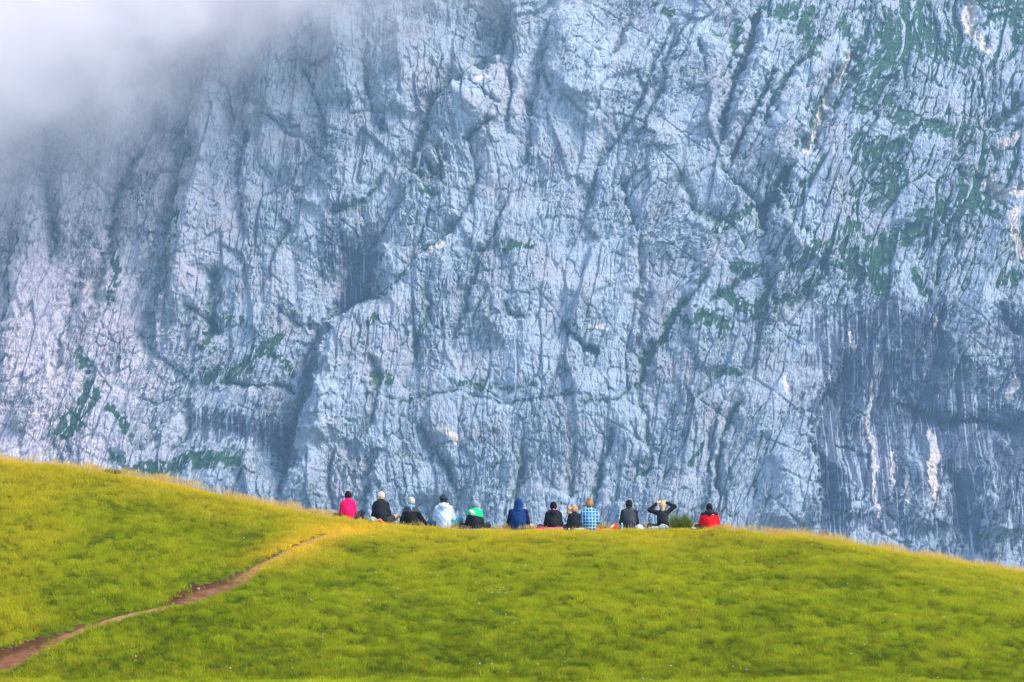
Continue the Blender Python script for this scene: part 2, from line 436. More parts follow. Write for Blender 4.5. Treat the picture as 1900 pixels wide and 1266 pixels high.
# ---- vegetation, stains, painted recess shade, scree (photograph pixels)
vp = [([(1640, 60), (1690, 45), (1720, 70)], 34), ([(1700, 40), (1660, 90), (1640, 130)], 30), ([(1780, 60), (1750, 90), (1790, 110)], 20),
      ([(1590, 262), (1640, 270), (1680, 262)], 15), ([(1610, 280), (1650, 310), (1640, 350)], 26), ([(1700, 240), (1750, 245), (1820, 255)], 15),
      ([(1620, 130), (1620, 170), (1680, 230)], 18), ([(1560, 40), (1600, 100), (1590, 200)], 14), ([(1820, 335), (1790, 370), (1745, 400), (1700, 425), (1650, 450), (1600, 485)], 26),
      ([(1825, 335), (1840, 380), (1800, 390)], 24), ([(1575, 480), (1610, 490), (1640, 530)], 28), ([(1500, 480), (1550, 465), (1580, 410)], 16),
      ([(1385, 385), (1425, 378), (1445, 355), (1463, 315)], 10), ([(1330, 430), (1360, 410), (1390, 400)], 12), ([(1370, 495), (1415, 498)], 12), ([(1440, 20), (1500, 30), (1500, 90)], 16),
      ([(1275, 597), (1310, 585), (1340, 600)], 16), ([(1345, 545), (1400, 580), (1430, 560)], 12), ([(1450, 560), (1500, 545), (1510, 520)], 9), ([(1200, 670), (1240, 600), (1270, 560)], 10),
      ([(940, 458), (985, 458)], 10), ([(800, 345), (780, 335), (775, 290)], 8), ([(1880, 0), (1900, 60)], 26), ([(1840, 20), (1870, 10)], 24),
      ([(172, 738), (140, 775), (118, 800)], 20), ([(165, 720), (185, 740)], 14), ([(210, 760), (240, 800)], 9), ([(505, 630), (470, 665), (440, 690), (380, 698)], 13), ([(388, 600), (385, 640)], 11), ([(420, 600), (440, 590)], 7),
      ([(470, 640), (530, 670), (540, 690)], 9), ([(435, 845), (400, 858), (340, 858), (290, 872), (250, 880)], 15), ([(150, 660), (160, 680)], 10), ([(210, 845), (230, 850)], 10),
      ([(690, 700), (720, 700)], 12), ([(840, 712), (900, 722)], 8), ([(685, 605), (700, 590)], 8), ([(700, 540), (760, 500)], 6), ([(330, 400), (322, 450)], 8), ([(200, 460), (220, 500), (200, 560)], 8),
      ([(1280, 860), (1300, 830)], 5), ([(1370, 690), (1330, 700)], 6), ([(1850, 530), (1880, 520)], 12), ([(1460, 470), (1480, 510)], 10), ([(1240, 20), (1215, 10)], 8), ([(1370, 60), (1362, 115)], 10), ([(1700, 500), (1720, 540)], 9)]
for i, (p_, w_) in enumerate(vp):
    paint(VEG, p_, w_ * 1.35, 1.0, 0.62, 200 + i * 3, 6.0)
rightness = 0.24 * sstep(1150, 1500, PX) * (1 - sstep(480, 640, PY)) + 0.11 * sstep(600, 900, PX) * (1 - sstep(1480, 1560, PX) * sstep(560, 640, PY)) + 0.05 + 0.08 * sstep(500, 800, PY) * (1 - sstep(1400, 1500, PX))
rightness = rightness * (0.25 + 0.75 * sstep(-80, 300, PY + PX * 0.3)) + 0.13 * sstep(1520, 1660, PX) * (1 - sstep(430, 560, PY))
vn = fbm(X / 13, Z / 13, 4, 301) * 0.6 + 0.5 * fbm(U / 2.2, V / 3.2, 3, 303)
# plants root on the ledges and in the joints, wherever the seed noise lets them
def blur(F, k):
    for axn in (0, 1):
        c = np.cumsum(np.concatenate([np.repeat(np.take(F, [0], axn), k + 1, axn), F, np.repeat(np.take(F, [-1], axn), k, axn)], axn), axn)
        n_ = F.shape[axn]
        F = (np.take(c, np.arange(n_) + 2 * k + 1, axn) - np.take(c, np.arange(n_), axn)) / (2 * k + 1)
    return F
KM = NX / 1600.0
rel = (H - blur(blur(H, int(7 * KM)), int(7 * KM))) / 1.2              # + on knobs, - in joints and hollows (a few metres)
rel2 = (H - blur(blur(H, int(22 * KM)), int(22 * KM))) / 3.5
dHz, dHx = np.gradient(H, gz[1] - gz[0], gx[1] - gx[0])
ledge = sstep(-0.1, 1.1, -dHz)
hollow = sstep(0.15, -0.75, rel)
VEG *= sstep(0.55, 0.30, rel - 0.2 * rel2 + 0.9 * fbm(U2 / 1.3, V2 / 3.0, 3, 311) - 0.05)
VEG = np.maximum(VEG, sstep(0.47, 0.66, rightness * 0.85 + 0.42 * vn + 0.16 * ledge + 0.34 * (hollow - 0.35) - 0.10 * np.clip(rel2, -1, 1.5)))
VEG = np.maximum(VEG, np.minimum(1, rightness * 2.2) * CRACK * sstep(-0.2, 0.25, vn) * 0.9)
for p_, w_ in [([(1600, 610), (1560, 680), (1545, 760), (1560, 850)], 46), ([(1560, 620), (1640, 640), (1650, 720), (1640, 800), (1600, 860)], 60), ([(1680, 640), (1760, 690), (1750, 780), (1660, 850)], 50),
               ([(1700, 720), (1800, 760), (1900, 800)], 50), ([(1690, 860), (1780, 830), (1880, 870), (1880, 960)], 50), ([(1880, 590), (1890, 700)], 30), ([(1540, 860), (1545, 930), (1550, 990)], 34), ([(1640, 860), (1650, 960)], 40), ([(1740, 590), (1745, 660)], 36), ([(1780, 880), (1800, 980)], 40), ([(1660, 590), (1655, 640)], 34), ([(380, 790), (520, 800), (540, 860)], 26), ([(620, 450), (680, 480), (640, 540)], 30)]:  # the cave and lower-left patches paint recess shadow; the rest are stained rock
    paint(STAIN_SHADE, p_, w_ * 1.3, 1.0, 0.75, int(300 + w_ + p_[0][0]), 11.0)
streakn = fbm(X / 1.15, Z / 34, 3, 401)
STAIN_SHADE *= 1 - 0.92 * sstep(0.10, 0.24, streakn * 0.9 + 0.22 * fbm(X / 4, Z / 30, 2, 404) + 0.15 * fbm(X / 9, Z / 9, 2, 402))
for p_, w_ in [([(1628, 700), (1626, 790), (1628, 850), (1627, 960)], 5), ([(1732, 800), (1730, 850), (1735, 920)], 12), ([(1586, 612), (1592, 655)], 5), ([(1660, 830), (1662, 900)], 4), ([(1684, 860), (1690, 930)], 5), ([(1454, 700), (1453, 730)], 6), ([(1740, 580), (1741, 600)], 5), ([(1880, 700), (1870, 730)], 10)]:
    paint(SCREE, p_, w_, 0.75, 0.25, int(500 + p_[0][0]), 6.0); paint(STAIN_SHADE, p_, w_, 0.0)
STAIN_SHADE *= 1 - SCREE
for p_, w_ in [([(1798, -10), (1805, 50), (1826, 85)], 14), ([(1910, 240), (1855, 268)], 12), ([(1838, 330), (1860, 366), (1905, 345)], 11), ([(1580, 100), (1560, 150), (1520, 215), (1490, 275)], 8),
               ([(790, 480), (830, 455)], 5.4), ([(640, 20), (600, 70)], 0.1), ([(900, 140), (880, 150)], 5.4), ([(1100, 606), (1135, 608)], 4.8), ([(820, 790), (850, 815)], 8.4), ([(1880, 400), (1900, 480)], 12), ([(165, 520), (150, 550)], 4.2)]:
    paint(SCREE, p_, w_, 0.8, 0.35, int(600 + p_[0][0]), 7.0)
VEG *= 1 - SCREE * 0.8
VEG *= 1 - 0.7 * STAIN_SHADE

# turf is thick and smooths the rock under it
Y = Yb - H
verts = np.stack([X.ravel(), Y.ravel(), Z.ravel()], 1)
me = np_mesh("rock_face", verts, grid_faces(NX, NZ))
attr(me, "veg", VEG); attr(me, "stain_shade", STAIN_SHADE); attr(me, "scree", SCREE); attr(me, "crack", CRACK)
attr(me, "grain", C3)
attr(me, "rough", np.clip(RG, 0, 1.15) / 1.15)
attr(me, "warm_glow", (1 - sstep(150, 520, PX + 0.25 * (PY - 400))) * 0.9)  # pinkish glow by the mist, painted into the rock colour on the left

m, nt_, b = new_mat("limestone", 0.9, 0.15)
q = NB(nt_)
vec = q.coord()
vs = q.coord((1.0, 1.0, 0.28))
n1 = q.noise(vec, 0.06, 5, 0.6)
n2 = q.noise(vs, 0.9, 6, 0.65, 0.6)
n3 = q.noise(vs, 0.22, 4, 0.6)
col = q.ramp(n2, [(0.30, (0.085, 0.11, 0.165)), (0.45, (0.225, 0.27, 0.35)), (0.62, (0.375, 0.415, 0.475))])
col = q.mix(q.ramp(n3, [(0.42, 0.0), (0.62, 0.7)]), col, (0.375, 0.43, 0.50))
col = q.mix(q.ramp(n1, [(0.47, 0.0), (0.66, 0.7)]), col, (0.36, 0.33, 0.365))
col = q.mix(q.math('MULTIPLY', q.attr("warm_glow"), 0.75), col, q.mix(q.ramp(n2, [(0.32, 0.0), (0.60, 1.0)]), (0.28, 0.21, 0.26), (0.80, 0.64, 0.66)))
j1 = q.noise(q.coord((1, 1, 0.30), (0, 0.25, 0)), 0.55, 5, 0.62, 0.5)
j2 = q.noise(q.coord((1, 1, 0.40), (0, -0.35, 0)), 1.3, 4, 0.6, 0.4)
l1 = q.ramp(q.math('ABSOLUTE', q.math('SUBTRACT', j1, 0.5)), [(0.0, 0.9), (0.026, 0.0)])
l2 = q.ramp(q.math('ABSOLUTE', q.math('SUBTRACT', j2, 0.5)), [(0.0, 0.85), (0.034, 0.0)])
gate = q.math('MULTIPLY', q.ramp(q.noise(vec, 0.12, 4, 0.65), [(0.40, 0.2), (0.58, 1.0)]), q.ramp(q.attr('rough'), [(0.12, 0.08), (0.75, 1.0)]))
sp_ = q.ramp(q.noise(q.coord((1, 1, 0.6), (0, 0.3, 0)), 0.95, 4, 0.62), [(0.545, 0.0), (0.60, 0.9)])
sg = q.math('MULTIPLY', q.ramp(q.noise(vec, 0.075, 5, 0.7), [(0.42, 0.0), (0.57, 1.0)]), q.ramp(q.attr('rough'), [(0.25, 0.0), (0.7, 1.0)]))
col = q.mix(q.math('MULTIPLY', sp_, sg), col, (0.025, 0.065, 0.045))
col = q.mix(q.math('MULTIPLY', q.math('MAXIMUM', l1, l2), gate), col, (0.05, 0.08, 0.09))
col = q.mix(q.math('MULTIPLY', q.attr("grain"), q.ramp(q.noise(vec, 0.35, 4, 0.6), [(0.42, 0.0), (0.60, 0.85)])), col, (0.07, 0.11, 0.12))
col = q.mix(q.attr("crack"), col, (0.06, 0.09, 0.11))
col = q.mix(q.math('MULTIPLY', q.attr("stain_shade"), 0.95), col, q.mix(n2, (0.022, 0.035, 0.070), (0.09, 0.10, 0.15)))
col = q.mix(q.math('MULTIPLY', q.attr("scree"), 0.8), col, (0.74, 0.60, 0.52))
vegc = q.mix(q.ramp(q.noise(vec, 0.5, 5, 0.7), [(0.35, 0.0), (0.65, 1.0)]), (0.003, 0.042, 0.020), (0.040, 0.100, 0.030))
col = q.mix(q.attr("veg"), col, vegc)
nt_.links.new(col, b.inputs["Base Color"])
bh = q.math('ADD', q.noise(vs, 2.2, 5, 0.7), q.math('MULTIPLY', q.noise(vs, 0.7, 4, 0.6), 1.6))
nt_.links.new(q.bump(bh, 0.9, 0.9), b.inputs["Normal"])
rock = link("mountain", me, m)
tag(rock, kind="structure")

# ================================================================== HILL MEADOW
cp = np.array([(-400, 836), (-100, 845), (0, 852), (60, 855), (130, 862), (200, 872), (250, 882), (300, 890), (370, 903), (430, 920), (500, 936), (560, 948), (620, 961), (680, 969), (760, 975), (850, 980), (950, 982), (1050, 984), (1150, 982),
               (1250, 979), (1320, 982), (1400, 988), (1500, 996), (1600, 1009), (1700, 1026), (1800, 1046), (1900, 1063), (2050, 1095), (2400, 1180)], float)
YC = 70.0
cp[:, 1] += 6 + 3 * (np.abs(cp[:, 0] - 950) > 700)
cw = np.array([at(a, b_, YC) for a, b_ in cp])
path_px = np.array([(-120, 1278), (-40, 1245), (0, 1228), (60, 1200), (130, 1172), (220, 1147), (300, 1130), (345, 1112), (385, 1095), (430, 1080), (480, 1052), (530, 1027), (575, 1006), (612, 992), (655, 986)], float)
path_w = np.array([0.48, 0.46, 0.42, 0.34, 0.25, 0.15, 0.13, 0.32, 0.40, 0.30, 0.19, 0.18, 0.15, 0.12, 0.08])
def ground_smooth(x, y):
    zc = np.interp(x, cw[:, 0], cw[:, 2])
    # soften the joints of the crest table
    for dx in (-1.2, 1.2):
        zc = zc + np.interp(x + dx, cw[:, 0], cw[:, 2])
    zc = zc / 3
    t = y - YC
    g = np.where(t < 0, (np.sqrt(t * t + 30) - 5.477) / (np.sqrt(430) - 5.477), 0)
    g = np.where(t < -20, 1 + 0.55 * (1 - np.exp((t + 20) / 12.0)) * 0.0, g)
    zf = zc - (zc + 1.86) * np.clip(g, 0, 1)
    far = 0.42 * (np.sqrt(np.maximum(t, 0) ** 2 + 9) - 3)
    far = np.where(t > 60, 0.42 * (np.sqrt(60 ** 2 + 9) - 3) + (t - 60) * 0.1, far)
    return zf - far
def hit(px, py, fn, y0=42.0, y1=72.0, n=1500):
    ys = np.linspace(y0, y1, n)
    p = at(np.full(n, float(px)), np.full(n, float(py)), ys) if False else None
    u = (px - 950.0) / FPX; v = (633.0 - py) / FPX
    dy = CP - v * SP; dz = SP + v * CP
    xs = u / dy * ys; zs = dz / dy * ys
    g = fn(xs, ys)
    k = np.argmax(g >= zs)
    if g[k] < zs[k]: k = n - 1
    return xs[k], ys[k]
path_xy = np.array([hit(a, b_, ground_smooth) for a, b_ in path_px])
def path_dist(x, y):
    best = np.full(x.shape, 1e9); sd_ = np.zeros(x.shape); wd = np.full(x.shape, 0.3)
    for i in range(len(path_xy) - 1):
        a = path_xy[i]; d = path_xy[i + 1] - a
        t = np.clip(((x - a[0]) * d[0] + (y - a[1]) * d[1]) / (d @ d), 0, 1)
        qx = x - a[0] - t * d[0]; qy = y - a[1] - t * d[1]
        r = np.hypot(qx, qy)
        c = d[0] * (y - a[1]) - d[1] * (x - a[0])
        u = r < best
        best = np.where(u, r, best); sd_ = np.where(u, r * np.sign(c), sd_); wd = np.where(u, path_w[i] + t * (path_w[i + 1] - path_w[i]), wd)
    return best, sd_, wd
def ground_z(x, y):
    z = ground_smooth(x, y)
    near = np.exp(-((y - YC) / 1.6) ** 2)
    z = z + (0.10 * fbm(x / 1.7, y / 1.7, 3, 801) + 0.16 * fbm(x / 6, y / 6, 2, 805) + 0.08 * fbm(x / 0.45, y / 0.7, 2, 807)) * (1 - 0.75 * near) * (0.15 + 0.85 * sstep(0.3, 1.4, path_dist(x, y)[0]))
    d, s, wd = path_dist(x, y)
    # worn groove with a cut bank on its upper, left side
    z = z - 0.17 * (1 - sstep(wd * 0.80, wd * 1.2 + 0.05, d)) * sstep(0.10, 0.3, wd)
    z = z + 0.10 * np.exp(-((s - wd * 1.35) / 0.35) ** 2) * sstep(0.25, 0.5, wd)
    return z
def ground_grid(x0, x1, y0, y1, st):
    xs = np.arange(x0, x1 + st / 2, st); ys = np.arange(y0, y1 + st / 2, st)
    gx_, gy_ = np.meshgrid(xs, ys)
    return gx_, gy_, len(xs), len(ys)
# one sheet, finer in the visible part: non-uniform spacing
def axis(segs):
    out = [segs[0][0]]
    for a, b_, st in segs:
        n = max(1, int(round((b_ - a) / st)))
        out += list(np.linspace(a, b_, n + 1)[1:])
    return np.array(out)
ax = axis([(-3000, -200, 400), (-200, -40, 10), (-40, -22, 1.5), (-22, 22, 0.1), (22, 40, 1.5), (40, 200, 10), (200, 3000, 400)])
ay = axis([(-800, -60, 100), (-60, 40, 5), (40, 74, 0.1), (74, 90, 1), (90, 200, 10), (200, 1100, 60)])
GX, GY = np.meshgrid(ax, ay)
GZ = ground_z(GX, GY)
GZ = np.where(GY > 130, np.minimum(GZ, -40 + 0 * GY), GZ)
wide = sstep(30, 120, np.abs(GX))
GZ = GZ - wide * 2.0 * (np.abs(GX) - 30).clip(0, 40) / 40
gv = np.stack([GX.ravel(), GY.ravel(), GZ.ravel()], 1)
gme = np_mesh("ground", gv, grid_faces(len(ax), len(ay)))
m, nt_, b = new_mat("turf_soil", 0.95, 0.05)
q = NB(nt_)
vec = q.coord()
col = q.mix(q.ramp(q.noise(vec, 1.2, 5, 0.6), [(0.35, 0.0), (0.65, 1.0)]), (0.035, 0.065, 0.003), (0.10, 0.13, 0.006))
nt_.links.new(col, b.inputs["Base Color"])
nt_.links.new(q.bump(q.noise(vec, 14, 4, 0.7), 0.8, 0.05), b.inputs["Normal"])
ground = tag(link("ground", gme, m), kind="structure")

# the path: its own worn soil sheet laid in the groove
L = np.hypot(*(path_xy[1:] - path_xy[:-1]).T); cum = np.concatenate([[0], np.cumsum(L)])
ns, nc = 420, 15
ts = np.linspace(0, cum[-1], ns)
cx_ = np.interp(ts, cum, path_xy[:, 0]); cy_ = np.interp(ts, cum, path_xy[:, 1]); cwid = np.interp(ts, cum, path_w)
tx = np.gradient(cx_); ty = np.gradient(cy_); ln = np.hypot(tx, ty); nx_ = -ty / ln; ny_ = tx / ln
cc = np.linspace(-1, 1, nc)
wl = cwid * (1.22 + 0.10 * fbm(ts / 0.7, ts * 0, 3, 831)); wr = cwid * (1.02 + 0.12 * fbm(ts / 0.6, ts * 0 + 5, 3, 833))
off = np.where(cc[None, :] > 0, cc[None, :] * wl[:, None], cc[None, :] * wr[:, None])
pxx = cx_[:, None] + nx_[:, None] * off; pyy = cy_[:, None] + ny_[:, None] * off
pz = ground_z(pxx, pyy) + 0.014 - 0.02 * np.abs(cc[None, :]) ** 8 + 0.012 * fbm(pxx / 0.25, pyy / 0.25, 2, 835)
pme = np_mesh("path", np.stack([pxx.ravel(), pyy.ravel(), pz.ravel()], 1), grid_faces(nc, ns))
attr(pme, "damp_shade", np.repeat(sstep(0.45, 0.8, cc)[None, :], ns, 0))  # moist soil plus the undercut bank's shade, painted as a dark upper edge
attr(pme, "worn", np.repeat(sstep(0.35, 0.12, cwid)[:, None], nc, 1))
m, nt_, b = new_mat("path_soil", 0.95, 0.05)
q = NB(nt_); vec = q.coord()
col = q.mix(q.ramp(q.noise(vec, 3.0, 6, 0.7), [(0.35, 0.0), (0.7, 1.0)]), (0.075, 0.028, 0.013), (0.25, 0.115, 0.060))
col = q.mix(q.math('MULTIPLY', q.attr("worn"), 0.75), col, (0.34, 0.20, 0.07))
col = q.mix(q.math('MULTIPLY', q.attr("damp_shade"), 0.8), col, (0.035, 0.016, 0.008))
nt_.links.new(col, b.inputs["Base Color"])
nt_.links.new(q.bump(q.noise(vec, 22, 4, 0.7), 0.7, 0.03), b.inputs["Normal"])
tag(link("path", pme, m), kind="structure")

# ================================================================== GRASS (stuff): tufts instanced over the meadow
def blade_set(name, nb, hmin, hmax, spread, width, lean_, mat, seed, segs=2, heads=False):
    r = np.random.default_rng(seed)
    V_, F_, T_ = [], [], []
    for k in range(nb):
        a = r.uniform(0, 2 * PI); rr = spread * math.sqrt(r.uniform()); bx_, by_ = rr * math.cos(a), rr * math.sin(a)
        h = r.uniform(hmin, hmax); la = r.uniform(0, 2 * PI); le = lean_ * r.uniform(0.2, 1.0) * h
        wa = r.uniform(0, PI); wx_, wy_ = math.cos(wa) * width / 2, math.sin(wa) * width / 2
        i0 = len(V_)
        for s in range(segs + 1):
            f_ = s / segs; o_ = le * f_ ** 1.8
            cxx, cyy, czz = bx_ + math.cos(la) * o_, by_ + math.sin(la) * o_, h * f_ * (1 - 0.15 * f_ * lean_)
            wv = (1 - f_ ** 1.5) if not heads else (0.5 if f_ < 0.7 else 1.6 * (1 - f_) / 0.3 + 0.3)
            if s == segs: wv = 0.08
            V_ += [(cxx - wx_ * wv, cyy - wy_ * wv, czz), (cxx + wx_ * wv, cyy + wy_ * wv, czz)]; T_ += [f_, f_]
        for s in range(segs):
            j = i0 + 2 * s; F_.append((j, j + 1, j + 3, j + 2))
    me_ = np_mesh(name, np.array(V_), np.array(F_))
    attr(me_, "tip", np.array(T_))
    me_.materials.append(mat)
    o = bpy.data.objects.new(name, me_)
    return o
def grass_material(name, lo, hi, dry, trans=0.45):
    m = bpy.data.materials.new(name); m.use_nodes = True
    nt_ = m.node_tree; b = nt_.nodes["Principled BSDF"]; q = NB(nt_)
    a1 = q.n("ShaderNodeAttribute", attribute_name="dry", attribute_type='INSTANCER').outputs["Fac"]
    a2 = q.n("ShaderNodeAttribute", attribute_name="tone", attribute_type='INSTANCER').outputs["Fac"]
    col = q.mix(a2, lo, hi)
    col = q.mix(a1, col, dry)
    col = q.mix(q.math('MULTIPLY', q.attr("tip"), 0.35), col, q.mix(0.5, col, dry))
    nt_.links.new(col, b.inputs["Base Color"]); b.inputs["Roughness"].default_value = 0.8; b.inputs["Specular IOR Level"].default_value = 0.04
    tr = q.n("ShaderNodeBsdfTranslucent"); nt_.links.new(col, tr.inputs[0])
    mx = q.n("ShaderNodeMixShader"); mx.inputs[0].default_value = trans
    nt_.links.new(b.outputs[0], mx.inputs[1]); nt_.links.new(tr.outputs[0], mx.inputs[2])
    nt_.links.new(mx.outputs[0], nt_.nodes["Material Output"].inputs[0])
    return m
def scatter(name, pts, dry, tone, scl, rot, protos, kind="stuff"):
    me_ = bpy.data.meshes.new(name)
    me_.vertices.add(len(pts)); me_.vertices.foreach_set("co", pts.astype(np.float32).ravel())
    attr(me_, "dry", dry); attr(me_, "tone", tone); attr(me_, "scl", scl); attr(me_, "rotz", rot)
    attr(me_, "pick", rng.integers(0, len(protos), len(pts)).astype(float))
    o = bpy.data.objects.new(name, me_); C.collection.objects.link(o)
    coll = bpy.data.collections.new(name + "_kinds")
    for p_ in protos: coll.objects.link(p_)
    ng = bpy.data.node_groups.new(name + "_scatter", "GeometryNodeTree")
    ng.interface.new_socket("Geometry", in_out='INPUT', socket_type='NodeSocketGeometry')
    ng.interface.new_socket("Geometry", in_out='OUTPUT', socket_type='NodeSocketGeometry')
    N = ng.nodes.new; Lk = ng.links.new
    gi, go = N("NodeGroupInput"), N("NodeGroupOutput")
    m2p = N("GeometryNodeMeshToPoints"); Lk(gi.outputs[0], m2p.inputs[0])
    ci = N("GeometryNodeCollectionInfo"); ci.inputs["Collection"].default_value = coll; ci.inputs["Separate Children"].default_value = True; ci.inputs["Reset Children"].default_value = True
    iop = N("GeometryNodeInstanceOnPoints"); iop.inputs["Pick Instance"].default_value = True
    Lk(m2p.outputs[0], iop.inputs["Points"]); Lk(ci.outputs[0], iop.inputs["Instance"])
    def na(nm, typ='FLOAT'):
        a = N("GeometryNodeInputNamedAttribute"); a.data_type = typ; a.inputs[0].default_value = nm
        return a.outputs[0]
    toi = N("FunctionNodeFloatToInt"); Lk(na("pick"), toi.inputs[0]); Lk(toi.outputs[0], iop.inputs["Instance Index"])
    cx3 = N("ShaderNodeCombineXYZ"); Lk(na("rotz"), cx3.inputs[2])
    e2r = N("FunctionNodeEulerToRotation"); Lk(cx3.outputs[0], e2r.inputs[0]); Lk(e2r.outputs[0], iop.inputs["Rotation"])
    Lk(na("scl"), iop.inputs["Scale"])
    Lk(iop.outputs[0], go.inputs[0])
    md = o.modifiers.new("scatter", 'NODES'); md.node_group = ng
    return o
gm = grass_material("meadow_grass", (0.026, 0.090, 0.002), (0.25, 0.385, 0.003), (0.92, 0.56, 0.04))
tufts = [blade_set("grass_tuft", 18, 0.035, 0.11, 0.085, 0.009, 0.9, gm, 900 + i) for i in range(8)]
def in_view(x, y, marg):
    return np.abs(x) < y * (950 / FPX) * 1.02 + marg
NG = int(os.environ.get("NG", "240000"))
pxy = np.stack([rng.uniform(-19.5, 19.5, NG * 2), rng.uniform(44.5, 72.5, NG * 2)], 1)
keep = in_view(pxy[:, 0], pxy[:, 1], 3.5)
pxy = pxy[keep]
d, s, wd = path_dist(pxy[:, 0], pxy[:, 1])
keep = (d > wd * np.where(s > 0, 1.16, 0.95) * (1.0 + 0.12 * rng.uniform(-1, 1, len(d)))) 
bare = (d < wd * 1.0) & (rng.uniform(0, 1, len(d)) < np.interp(wd, [0.08, 0.16, 0.3, 0.5], [0.8, 0.45, 0.10, 0.04]))
keep |= bare
pxy = pxy[keep][:NG]
x_, y_ = pxy[:, 0], pxy[:, 1]
z_ = ground_z(x_, y_)
ppx, ppy = project(x_, y_, z_)
crest = np.exp(-np.maximum(0, YC - y_) / 4.0)
patch = fbm(x_ / 1.5, y_ / 1.9, 4, 851)
big = fbm(x_ / 5, y_ / 7, 3, 853)
fine = 0.6 * fbm(x_ / 0.34, y_ / 0.6, 2, 855) + 0.9 * fbm(x_ / 0.16, y_ / 0.45, 2, 857)
dp, sp_, wdp = path_dist(x_, y_)
pale = np.exp(-(dp / 0.8) ** 2) * 0.55 * sstep(57, 62, y_)
dry = np.clip(0.05 + 0.72 * crest + 0.14 * big + 0.20 * patch + pale + 0.12 * sstep(200, 0, ppx) + 0.18 * rng.uniform(-1, 1, len(x_)), 0, 1)
tone = np.clip(0.56 - 0.14 * sstep(58, 50, y_) + 0.6 * patch + 0.3 * big + 0.9 * fine + 0.25 * rng.uniform(-1, 1, len(x_)), 0, 1)
scl = np.clip(1.05 + 0.6 * patch + 1.0 * fine + 0.3 * rng.uniform(-1, 1, len(x_)), 0.3, 2.4)
scl *= 1 - 0.40 * sstep(67.8, 69.0, y_)
scl *= 1 - 0.45 * sstep(68.0, 68.8, y_) * sstep(-5.6, -4.8, x_) * sstep(6.6, 5.8, x_)      # trodden flat where the people sit
scl *= 1 - 0.35 * np.exp(-(dp / (wdp * 1.6)) ** 2)
meadow = scatter("meadow_grass", np.stack([x_, y_, z_], 1), dry, tone, scl, rng.uniform(0, 6.28, len(x_)), tufts)
tag(meadow, "short yellow green grass covering the whole sunlit hill", "grass", kind="stuff")

# tiny pale flowers sprinkled through the turf
fmat = bpy.data.materials.new("petals"); fmat.use_nodes = True
fmat.node_tree.nodes["Principled BSDF"].inputs["Base Color"].default_value = (0.85, 0.80, 0.72, 1)
flo = [blade_set("turf_flower", 4, 0.018, 0.028, 0.03, 0.016, 0.6, fmat, 980 + i, 3, True) for i in range(3)]
NF = 450
fx_ = rng.uniform(-16, 16, NF); fy_ = rng.uniform(45, 69.5, NF)
kf = fbm(fx_ / 2.5, fy_ / 3.5, 2, 871) > -0.02
fx_, fy_ = fx_[kf], fy_[kf]
sprinkle = scatter("turf_flowers", np.stack([fx_, fy_, ground_z(fx_, fy_) + 0.085], 1), fx_ * 0, fx_ * 0, rng.uniform(0.7, 1.2, len(fx_)), rng.uniform(0, 6, len(fx_)), flo)
tag(sprinkle, "tiny pale flower specks sprinkled through the meadow turf", "flowers", kind="stuff")

# tall seed stalks along the crest
gm2 = grass_material("seed_grass", (0.42, 0.25, 0.04), (0.66, 0.40, 0.08), (0.80, 0.54, 0.16), 0.55)
stalks = [blade_set("seed_stalks", 7, 0.16, 0.46, 0.10, 0.0045, 0.35, gm2, 940 + i, 4, True) for i in range(6)]
NT = 16000
tx_ = rng.uniform(-16.5, 16.5, NT); ty_ = YC - np.abs(rng.normal(0, 1.1, NT)) + 0.9
tall = (0.75 + 0.15 * sstep(2.0, 6.0, tx_)) * np.clip(0.75 + 0.9 * fbm(tx_ / 0.8, ty_ / 0.8, 3, 861), 0.25, 1.3)
tz_ = ground_z(tx_, ty_)
tall *= 1 - 0.8 * np.exp(-((tx_ - 4.93) / 0.5) ** 2) * sstep(69.9, 69.2, ty_)
tall *= 1 - 0.35 * sstep(69.9, 69.2, ty_) * sstep(-5.6, -4.8, tx_) * sstep(6.6, 5.8, tx_)
keep = rng.uniform(0, 1, NT) < np.clip(0.55 + 0.9 * fbm(tx_ / 1.6, ty_ * 0, 2, 863), 0.15, 1) 
tx_, ty_, tz_, tall = tx_[keep], ty_[keep], tz_[keep], tall[keep]
tallg = scatter("tall_grass", np.stack([tx_, ty_, tz_], 1), rng.uniform(0, 1, len(tx_)), rng.uniform(0, 1, len(tx_)), tall, rng.uniform(0, 6.28, len(tx_)), stalks)
tag(tallg, "wispy golden seed stalks standing along the crest of the hill", "grass", kind="stuff")

